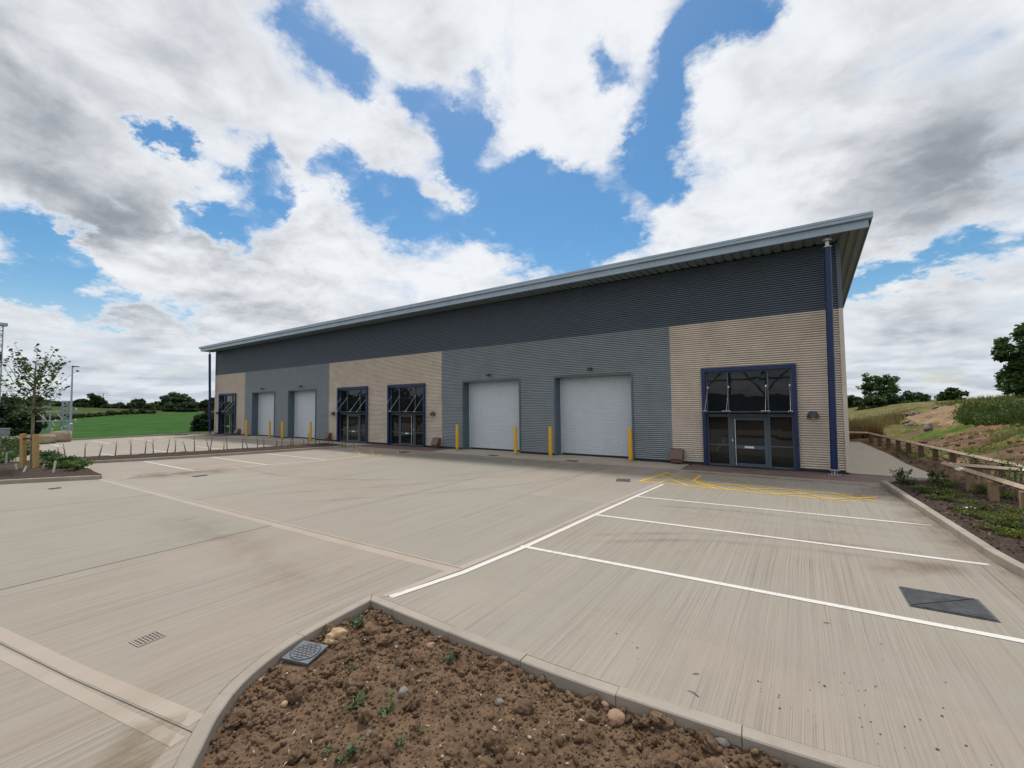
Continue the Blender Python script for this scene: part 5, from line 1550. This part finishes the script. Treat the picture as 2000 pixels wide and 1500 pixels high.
# near bushes by the yard
BN = 'bushes at the left edge of the yard'
for i, (u, dist, w, h, lab) in enumerate([(8, 60, 3.6, 3.3, 'dark bush behind the grey cabinet at the left edge'), (30, 58, 3.2, 2.5, 'dark bush behind the concrete blocks, left of the young tree'), (48, 57, 2.2, 1.5, 'low dark bush behind the trunk of the young tree'), (-14, 62, 4, 4.2, 'tall dark bush at the very left edge')]):
    x, y = bearing(u, dist); tree('roadside_bush', x, y, -.1, h, w, lab, BN, (.024, .046, .016), 40, 110, .2, .0, 110 + i)
for i, (u, dist, w, h, lab) in enumerate([(402, 58, 2.3, 2.0, 'dark rounded bush beside the blue column at the far corner'), (412, 60, 2.6, 2.3, 'dark bush partly behind the far corner of the building')]):
    x, y = bearing(u, dist); tree('roadside_bush', x, y, -.25, h, w, lab, BN, (.024, .050, .018), 40, 110, .2, .0, 120 + i)

# ------------------------------------------------------------------ poles, mast, wires, cabinet and blocks at the left
o = empty('lamp_post', (-49.1, 8.8, -.1)); tag(o, 'slim grey street lamp post with a flat head at the left of the yard', 'lamp post')
mb = MB(); mb.tube([(0, 0, 0), (0, 0, 1.35)], .14, 12); mb.tube([(0, 0, 1.35), (0, 0, 1.42)], [.14, .075], 12); mb.tube([(0, 0, 1.42), (-.05, 0, 6.0)], [.075, .05], 12); mb.build('pole', M['polegrey'], o)
mb = MB(); mb.hexa([(-.10, -.05, 5.98), (.06, -.05, 5.98), (.06, .40, 6.0), (-.10, .40, 6.0)], [(-.10, -.05, 6.08), (.06, -.05, 6.08), (.06, .40, 6.05), (-.10, .40, 6.05)]); mb.build('lamp_head', M['lamp'], o)
mb = MB(); mb.box(-.02, .15, -.07, .07, .35, .85); mb.build('access_door', M['polegrey'], o)


def lattice(mb, x, y, z0, z1, w, n, r=.03):
    for sx in (-1, 1):
        for sy in (-1, 1): mb.tube([(x + sx * w, y + sy * w, z0), (x + sx * w, y + sy * w, z1)], r, 5, False, False)
    for i in range(n):
        a = z0 + (z1 - z0) * i / n; b = z0 + (z1 - z0) * (i + 1) / n
        for p, q in (((-w, -w), (-w, w)), ((w, -w), (w, w)), ((-w, -w), (w, -w)), ((-w, w), (w, w))):
            p2, q2 = (p, q) if i % 2 else (q, p)
            mb.tube([(x + p2[0], y + p2[1], a), (x + q2[0], y + q2[1], b)], r * .6, 4, False, False)
            mb.tube([(x + p[0], y + p[1], b), (x + q[0], y + q[1], b)], r * .6, 4, False, False)


o = empty('lattice_mast', (-60, 6.0, 0)); tag(o, 'tall thin lattice mast with a flat head at the left edge', 'mast')
mb = MB(); lattice(mb, 0, 0, 0, 10.1, .17, 22, .032); mb.build('lattice', M['polegrey'], o)
mb = MB(); mb.box(-.4, .3, -.6, .42, 10.1, 10.35); mb.build('head', M['polegrey'], o)
mb = MB(); mb.box(.22, .30, -.4, .10, 6.9, 7.7); mb.build('panel', M['redmark'], o)
o = empty('power_pole', (-56, 9.75, 0)); tag(o, 'grey lattice power pole with cross arms standing behind the lamp post', 'power pole')
mb = MB(); lattice(mb, 0, 0, -.3, 3.2, .27, 9, .04); mb.build('lattice', M['polegrey'], o)
mb = MB()
for z, l in ((2.25, .75), (1.25, .8), (3.1, .35)): mb.box(-.06, .06, -l, l, z, z + .09)
mb.build('cross_arm', M['polegrey'], o)
for y, z in ((-.7, 1.34), (.55, 1.34), (.6, 2.34), (-.3, .62), (-.9, .55)):
    mb = MB().lathe((0.1, y, z), [(.05, 0), (.08, .04), (.05, .08), (.08, .12), (.04, .2)], 8); mb.build('insulator', M['white'], o)
o = empty('power_pole', (-56, 8.5, 0)); tag(o, 'grey H-shaped power pole frame with slanting white insulator rods, left of the lattice pole', 'power pole')
mb = MB()
for y in (-.2, .2): mb.box(-.05, .05, y - .055, y + .055, -.3, 3.0)
for z in (2.62, .55): mb.box(-.045, .045, -.145, .145, z, z + .08)
mb.build('pole', M['polegrey'], o)
mb = MB(); mb.box(.06, .13, -.62, 1.05, 1.36, 1.46); mb.box(.06, .12, -.4, .9, 2.2, 2.26); mb.build('cross_arm', M['steel'], o)
for a, b in (((.12, -.55, 2.12), (.12, -.02, 1.5)), ((.12, .68, 2.05), (.12, 1.0, 1.5)), ((.12, .35, 1.3), (.12, .5, .95))):
    MB().tube([a, b], .035, 7).build('insulator_rod', M['white'], o)
# wires
pole_b = (-58.0, 26.0)
for i, (z, lab) in enumerate(((.98, 'lower pale fence wire crossing in front of the green field'), (1.20, 'second pale fence wire crossing in front of the green field'), (3.02, 'top overhead wire sagging from the lattice pole to the right'))):
    pts = []
    for t in np.linspace(0, 1, 14):
        pts.append((-56 + t * (pole_b[0] + 56), (-4 if z < 2 else 3) + t * (pole_b[1] + (4 if z < 2 else -3)), z - (.7 * t if z > 2 else 0) - (.25 if z > 2 else .06) * 4 * t * (1 - t)))
    a = MB().tube(pts, .009 if z > 2 else .005, 5, False).build('wire', M['wirem']); tag(a, lab, 'wire', 'wires at the left of the yard')
o = empty('control_cabinet', (-50, 5.35, 0)); tag(o, 'plain grey metal cabinet half cut off by the left edge, behind the concrete blocks', 'cabinet')
mb = MB(); mb.box(-.35, .35, -.75, .33, -.1, 1.0); mb.build('body', M['post'], o); mb = MB(); mb.box(-.4, .4, -.8, .38, 1.0, 1.05); mb.build('lid', M['post'], o)
mb = MB(); mb.box(.352, .37, -.72, -.22, .05, .95); mb.box(.352, .37, -.20, .30, .05, .95); mb.build('door', M['post'], o)


def blk(name, x, y, rot, L, label, h=.68):
    bm = bmesh.new(); bmesh.ops.create_cube(bm, size=1); bmesh.ops.scale(bm, vec=(.75, L, h), verts=bm.verts); bmesh.ops.bevel(bm, geom=bm.edges[:], offset=.06, segments=3, affect='EDGES')
    bmesh.ops.subdivide_edges(bm, edges=bm.edges[:], cuts=2, use_grid_fill=True)
    for v in bm.verts:
        q = float(fbm(np.array([v.co.x * 3 + x]), np.array([v.co.y * 3 + v.co.z * 2.2]), 3, 7)[0]); v.co += v.co.normalized() * q * .03
    me = bpy.data.meshes.new(name); bm.to_mesh(me); bm.free(); me.materials.append(M['block'])
    for p in me.polygons: p.use_smooth = True
    o = bpy.data.objects.new(name, me); COL.objects.link(o); o.location = (x, y, h / 2); o.rotation_euler = (0, 0, rot); tag(o, label, 'concrete block', 'concrete barrier blocks by the lamp post')


blk('concrete_block', -44.55, 6.55, .12, 1.35, 'stained concrete block with a flat face, in the middle of the row')
blk('concrete_block', -45.9, 7.72, -.35, 1.1, 'taller tilted concrete block at the right end of the row, next to the lamp post', .80)
blk('concrete_block', -45.6, 5.0, .05, 1.7, 'long concrete block left of the young tree stakes', .58)
blk('concrete_block', -46.1, 3.2, -.05, 1.7, 'long concrete block at the left edge of the picture', .55)
# far pylons
for i, (u, vt, dist) in enumerate(((200.5, 767, 620), (263.6, 776, 800), (12, 762, 600))):
    x, y = bearing(u, dist); d = sight(u, vt); ztop = CAMH + d[2] / math.hypot(d[0], d[1]) * dist
    o = empty('pylon', (x, y, 0)); tag(o, ['distant electricity pylon right of the thin-crowned tree', 'very faint distant pylon above the middle of the far hedge', 'distant pylon by the lattice mast'][i], 'pylon', 'distant electricity pylons')
    mb = MB(); w = ztop * .09
    for sx in (-1, 1):
        for sy in (-1, 1): mb.tube([(sx * w, sy * w, 0), (sx * .4, sy * .4, ztop * .75), (0, 0, ztop)], .14, 4, False, False)
    for k in range(8):
        a, b = ztop * k / 9, ztop * (k + 1) / 9; wa, wb = w * (1 - k / 9), w * (1 - (k + 1) / 9); mb.tube([(0, -wa, a), (0, wb, b)], .1, 4, False, False); mb.tube([(0, wa, a), (0, -wb, b)], .1, 4, False, False)
    mb.build('tower', M['polegrey'], o)
    mb = MB(); 
    for z, l in ((.95, 4), (.85, 6), (.74, 5)): mb.box(-.15, .15, -l, l, ztop * z, ztop * z + .3)
    mb.build('cross_arms', M['polegrey'], o)

# ------------------------------------------------------------------ left planting bed with the young tree
def bedl_z(x, y): return .12 + .06 * fbm(x * 1.1, y * 1.1, 5, 131) + .02 * fbm(x * 9, y * 9, 3, 133)


gx, gy = np.meshgrid(np.linspace(0, 1, 90), np.linspace(-8, 4.45, 160))
kx = np.interp(gy, [p[1] for p in kl], [p[0] for p in kl]) - .12
gx = kx - gx * (7.0 - .12 * (gy - 4.5) * 0)
gz = bedl_z(gx, gy) + .10 * sstep(0, 2, kx - gx)
struct(grid_mesh('mulch_bed', gx, gy, gz, M['mulch']))


def bl(x, y): return float(bedl_z(np.array(x), np.array(y)) + .10 * sstep(0, 2, float(np.interp(y, [p[1] for p in kl], [p[0] for p in kl])) - .12 - x))


# soil strip
def strip_edges(y): return np.interp(y, [p[1] for p in ks], [p[0] for p in ks]) - .11, np.interp(y, [p[1] for p in ks2], [p[0] for p in ks2]) + .11


def strip_z(x, y):
    e, b = strip_edges(y); t = np.clip((e - x) / np.maximum(.1, e - b), 0, 1)
    return .085 + .15 * np.sin(np.pi * np.clip(t, 0, 1)) ** .7 * sstep(15.75, 15.0, y) + .035 * fbm(x * 3, y * 3, 4, 141)


gy, gt = np.meshgrid(np.linspace(4.75, 15.7, 230), np.linspace(0, 1, 30)); e, b = strip_edges(gy); gx = e - gt * (e - b)
struct(grid_mesh('soil_strip', gx.T, gy.T, strip_z(gx, gy).T, M['mulch']))

xx, yy = -23.96, 3.31
o = empty('young_tree', (-24.36, 3.36, bl(-24.4, 3.36))); tag(o, 'young staked tree with sparse dark leaves on upright branches', 'tree')
mb = MB(); mb.tube([(0, 0, 0), (-.10, 0, 1.3), (-.12, 0, 2.4), (-.10, 0, 3.2), (-.06, 0, 4.1)], [.055, .05, .042, .03, .010], 10)
BR = []
r = np.random.default_rng(5)
for i in range(34):
    z = 2.05 + 1.75 * (i / 34) ** .9; a = i * 2.4 + r.uniform(-.4, .4); l = (1.65 - .75 * (z - 2.05) / 1.75) * r.uniform(.6, 1.1)
    p0 = np.array([-.11, 0, z]); up = .75 + .5 * (z - 2) / 2
    p1 = p0 + np.array([math.cos(a) * l * .4, math.sin(a) * l * .4, l * .28 * up]); p2 = p0 + np.array([math.cos(a) * l * .72, math.sin(a) * l * .72, l * .9 * up]) + r.normal(0, .08, 3)
    mb.tube([p0, p1, p2], [.016, .011, .004], 5, False); BR.append((p0, p1, p2))
for a, l in ((3.0, 1.75), (.15, 1.55), (3.4, 1.5), (-.2, 1.1)):
    p0 = np.array([-.11, 0, 1.95 + .1 * a % .2]); p1 = p0 + np.array([math.cos(a) * l * .5, math.sin(a) * l * .5, .12]); p2 = p0 + np.array([math.cos(a) * l, math.sin(a) * l, .45 if l > 1.5 else -.1]); mb.tube([p0, p1, p2], [.015, .010, .004], 5, False); BR.append((p0, p1, p2))
mb.build('trunk', M['stem'], o)
L = []
for p0, p1, p2 in BR:
    n = int(r.integers(16, 30)); s = r.uniform(.25, 1.06, (n, 1)); L.append((1 - s) ** 2 * p0 + 2 * s * (1 - s) * p1 + s * s * p2 + r.normal(0, .055, (n, 3)))
L = np.concatenate(L); leaf_mesh('crown', L, .115 * rng.uniform(.6, 1.3, len(L)), leaf_cols(len(L), (.055, .095, .025), .35, .08), M['leafy'], o, .7, 1.1)
for (x, y, h, lab) in ((-24.62, 3.18, 1.30, 'square timber stake left of the young tree trunk'), (-24.02, 3.42, 1.26, 'square timber stake right of the young tree trunk')):
    z = bl(x, y); mb = MB(); s = .065
    mb.hexa([(-s, -s, -.1), (s, -s, -.1), (s, s, -.1), (-s, s, -.1)], [(-s * 1.02, -s, h), (s * .98, -s, h - .01), (s * .98, s, h + .01), (-s * 1.02, s, h)])
    a = mb.build('tree_stake', M['stake']); a.location = (x, y, z); a.rotation_euler = (R(1.0), R(-1.5), .55); tag(a, lab, 'stake', 'stakes holding the young tree')
a = MB().tube([(-24.62, 3.12, bl(-24.4, 3.3) + 1.13), (-24.35, 3.26, bl(-24.4, 3.3) + 1.14), (-24.02, 3.36, bl(-24.4, 3.3) + 1.13)], .03, 6).build('rubber_tie', M['dark']); tag(a, 'black rubber tie between the two stakes of the young tree', 'tree tie')

# shrubs and guards in the left bed
for i, (u, v, rr_, h, bright) in enumerate([(5, 905, .55, .45, 1), (18, 897, .5, .4, 0), (2, 893, .5, .5, 0), (100, 898, .5, .28, 1), (112, 905, .55, .26, 0), (126, 906, .5, .24, 1), (140, 911, .5, .22, 0), (122, 916, .45, .2, 1), (154, 917, .45, .25, 1), (92, 892, .5, .35, 0), (80, 896, .5, .3, 0), (36, 889, .55, .6, 0), (24, 886, .5, .8, 0), (48, 893, .5, .4, 0), (12, 880, .5, .95, 0), (100, 912, .4, .15, 0), (132, 900, .4, .2, 0)]):
    x, y = ground(u, v, .2)
    plant('bed_shrub', x, y, bl(x, y) if y < 4.3 else .1, rr_, h, 'low leafy green shrub in the dark mulch round the young tree' if h < .45 else 'taller weedy shrub at the left end of the mulch bed', 'shrub', 'shrubs round the young tree', (.07, .125, .028) if bright else (.035, .075, .022), 420, .06, 14, .4)
for i, (u, v, vt) in enumerate([(33, 918, 897), (46, 923, 903), (75, 912, 885), (84, 916, 902), (104, 923, 884), (17, 905, 870), (6, 900, 872), (11, 908, 868), (22, 900, 866), (78, 895, 864), (48, 905, 880)]):
    x, y = ground(u, v, .18); z = bl(x, y); h = (v - vt) * mpp(x, y)
    o = empty('tube_guard', (x, y, z - .03)); tag(o, 'pale green plastic tube guard with a thin bare whip in the mulch bed', 'plant guard', 'tube guards round the young tree')
    lx, ly = rng.normal(0, .05), rng.normal(0, .07)
    MB().tube([(0, 0, 0), (lx, ly, h * .6)], [.035, .032], 8, False).build('tube', M['tubeguard'], o)
    MB().tube([(0, 0, 0), (lx * 1.3, ly * 1.3, h * 1.05)], [.010, .004], 5).build('stem', M['bark'], o)
whips = [(113, 893, 877, -6), (119, 897, 874, -9), (128, 896, 868, -6), (164.5, 894, 866, 0), (193, 891, 866, 7), (224.5, 889, 857, 3), (254.5, 887, 857, 0), (283, 885, 858, 3), (299, 885, 856, -2), (325, 885, 856, 6), (341.5, 884, 856, 2), (362.5, 884, 862, -6), (380, 884, 853, -1),
         (408, 882, 854, -9), (410, 881, 850, 4), (437, 880, 863, 1), (443, 880, 853, -2), (473, 879, 855, 0), (484, 879, 857, -6), (502, 877, 855, 0), (515.6, 877, 858, 0), (540, 875, 859, 2), (550, 875, 858, 2), (567, 874, 852, 5), (572, 874, 850, -1), (594, 873, 860, 0), (602, 872, 849, 2), (616, 870, 857, 0), (624, 869, 856, 0),
         (641, 868, 857, 0), (649, 868, 856, 0), (668, 868, 848, 2), (675, 869, 851, -3), (691, 870, 858, 0)]
for i, (u, v, vt, ln) in enumerate(whips):
    # walk along the soil strip to where the line of sight crosses its middle
    best = None
    for y in np.linspace(4.9, 15.5, 300):
        e, b = strip_edges(y); x = e - .45 * (e - b); q = np.array([x, y, -CAMH + .2]); uu = 1000 + FPX * (q @ RT) / (q @ FW)
        if best is None or abs(uu - u) < best[0]: best = (abs(uu - u), x, y)
    x, y = best[1], best[2]
    if best[0] > 6: x, y = ground(u, v, .2)
    z = float(strip_z(np.array(x), np.array(y))) if 4.75 < y < 15.7 else bl(x, y)
    m = mpp(x, y); h = (v - vt) * m; l = ln * m
    o = empty('hedge_whip', (x, y, z)); tag(o, 'bare hedge whip in a brown spiral guard planted along the dark soil strip', 'sapling', 'hedge whips along the soil strip')
    mb = MB(); mb.tube([(0, 0, -.03), (RT[0] * l * .6, RT[1] * l * .6, h * .62)], [.024, .018], 7); mb.build('spiral_guard', M['guard'], o)
    mb = MB(); tp = np.array([RT[0] * l, RT[1] * l, h]); mb.tube([(RT[0] * l * .5, RT[1] * l * .5, h * .55), tp], [.010, .004], 5)
    for k in range(2):
        q = np.array([RT[0] * l * .62, RT[1] * l * .62, h * (.62 + .12 * k)]); mb.tube([q, q + np.array([rng.normal(0, .10), rng.normal(0, .10), h * .25])], [.007, .003], 4)
    mb.build('stem', M['bark'], o)

# ------------------------------------------------------------------ what stands behind the camera, seen mirrored in the glass
o = empty('steel_frame_shed', (-8, -24, 0)); tag(o, 'half-built steel framed shed across the yard, mirrored in the glass', 'building')
mb = MB(); mb.box(-14, 16, 0, .15, -.2, 3.3); mb.build('wall', M['slate'], o)
mb = MB()
for i in range(9): mb.box(-14 + i * 3.7, -13.65 + i * 3.7, -.3, 0, 0, 7.6)
for z in (5.0, 6.2, 7.4): mb.box(-14, 16, -.2, -.05, z, z + .22)
for i in range(8): mb.tube([(-13.8 + i * 3.7, -.2, 3.4 if i % 2 else 7.4), (-10.1 + i * 3.7, -.2, 7.4 if i % 2 else 3.4)], .09, 5)
mb.build('frame', M['lamp'], o)
for i in range(9):
    x = -36 - i * 8.5; tree('tall_hedge_tree', x, -26 - 3 * math.sin(i), -.2, 5.5 + 1.6 * math.sin(i * 1.9), 9.5, 'tree of the tall row across the yard, mirrored in the glazed entrances', 'row of trees across the yard', (.03, .055, .018), 30, 60, .6, 0, 150 + i)
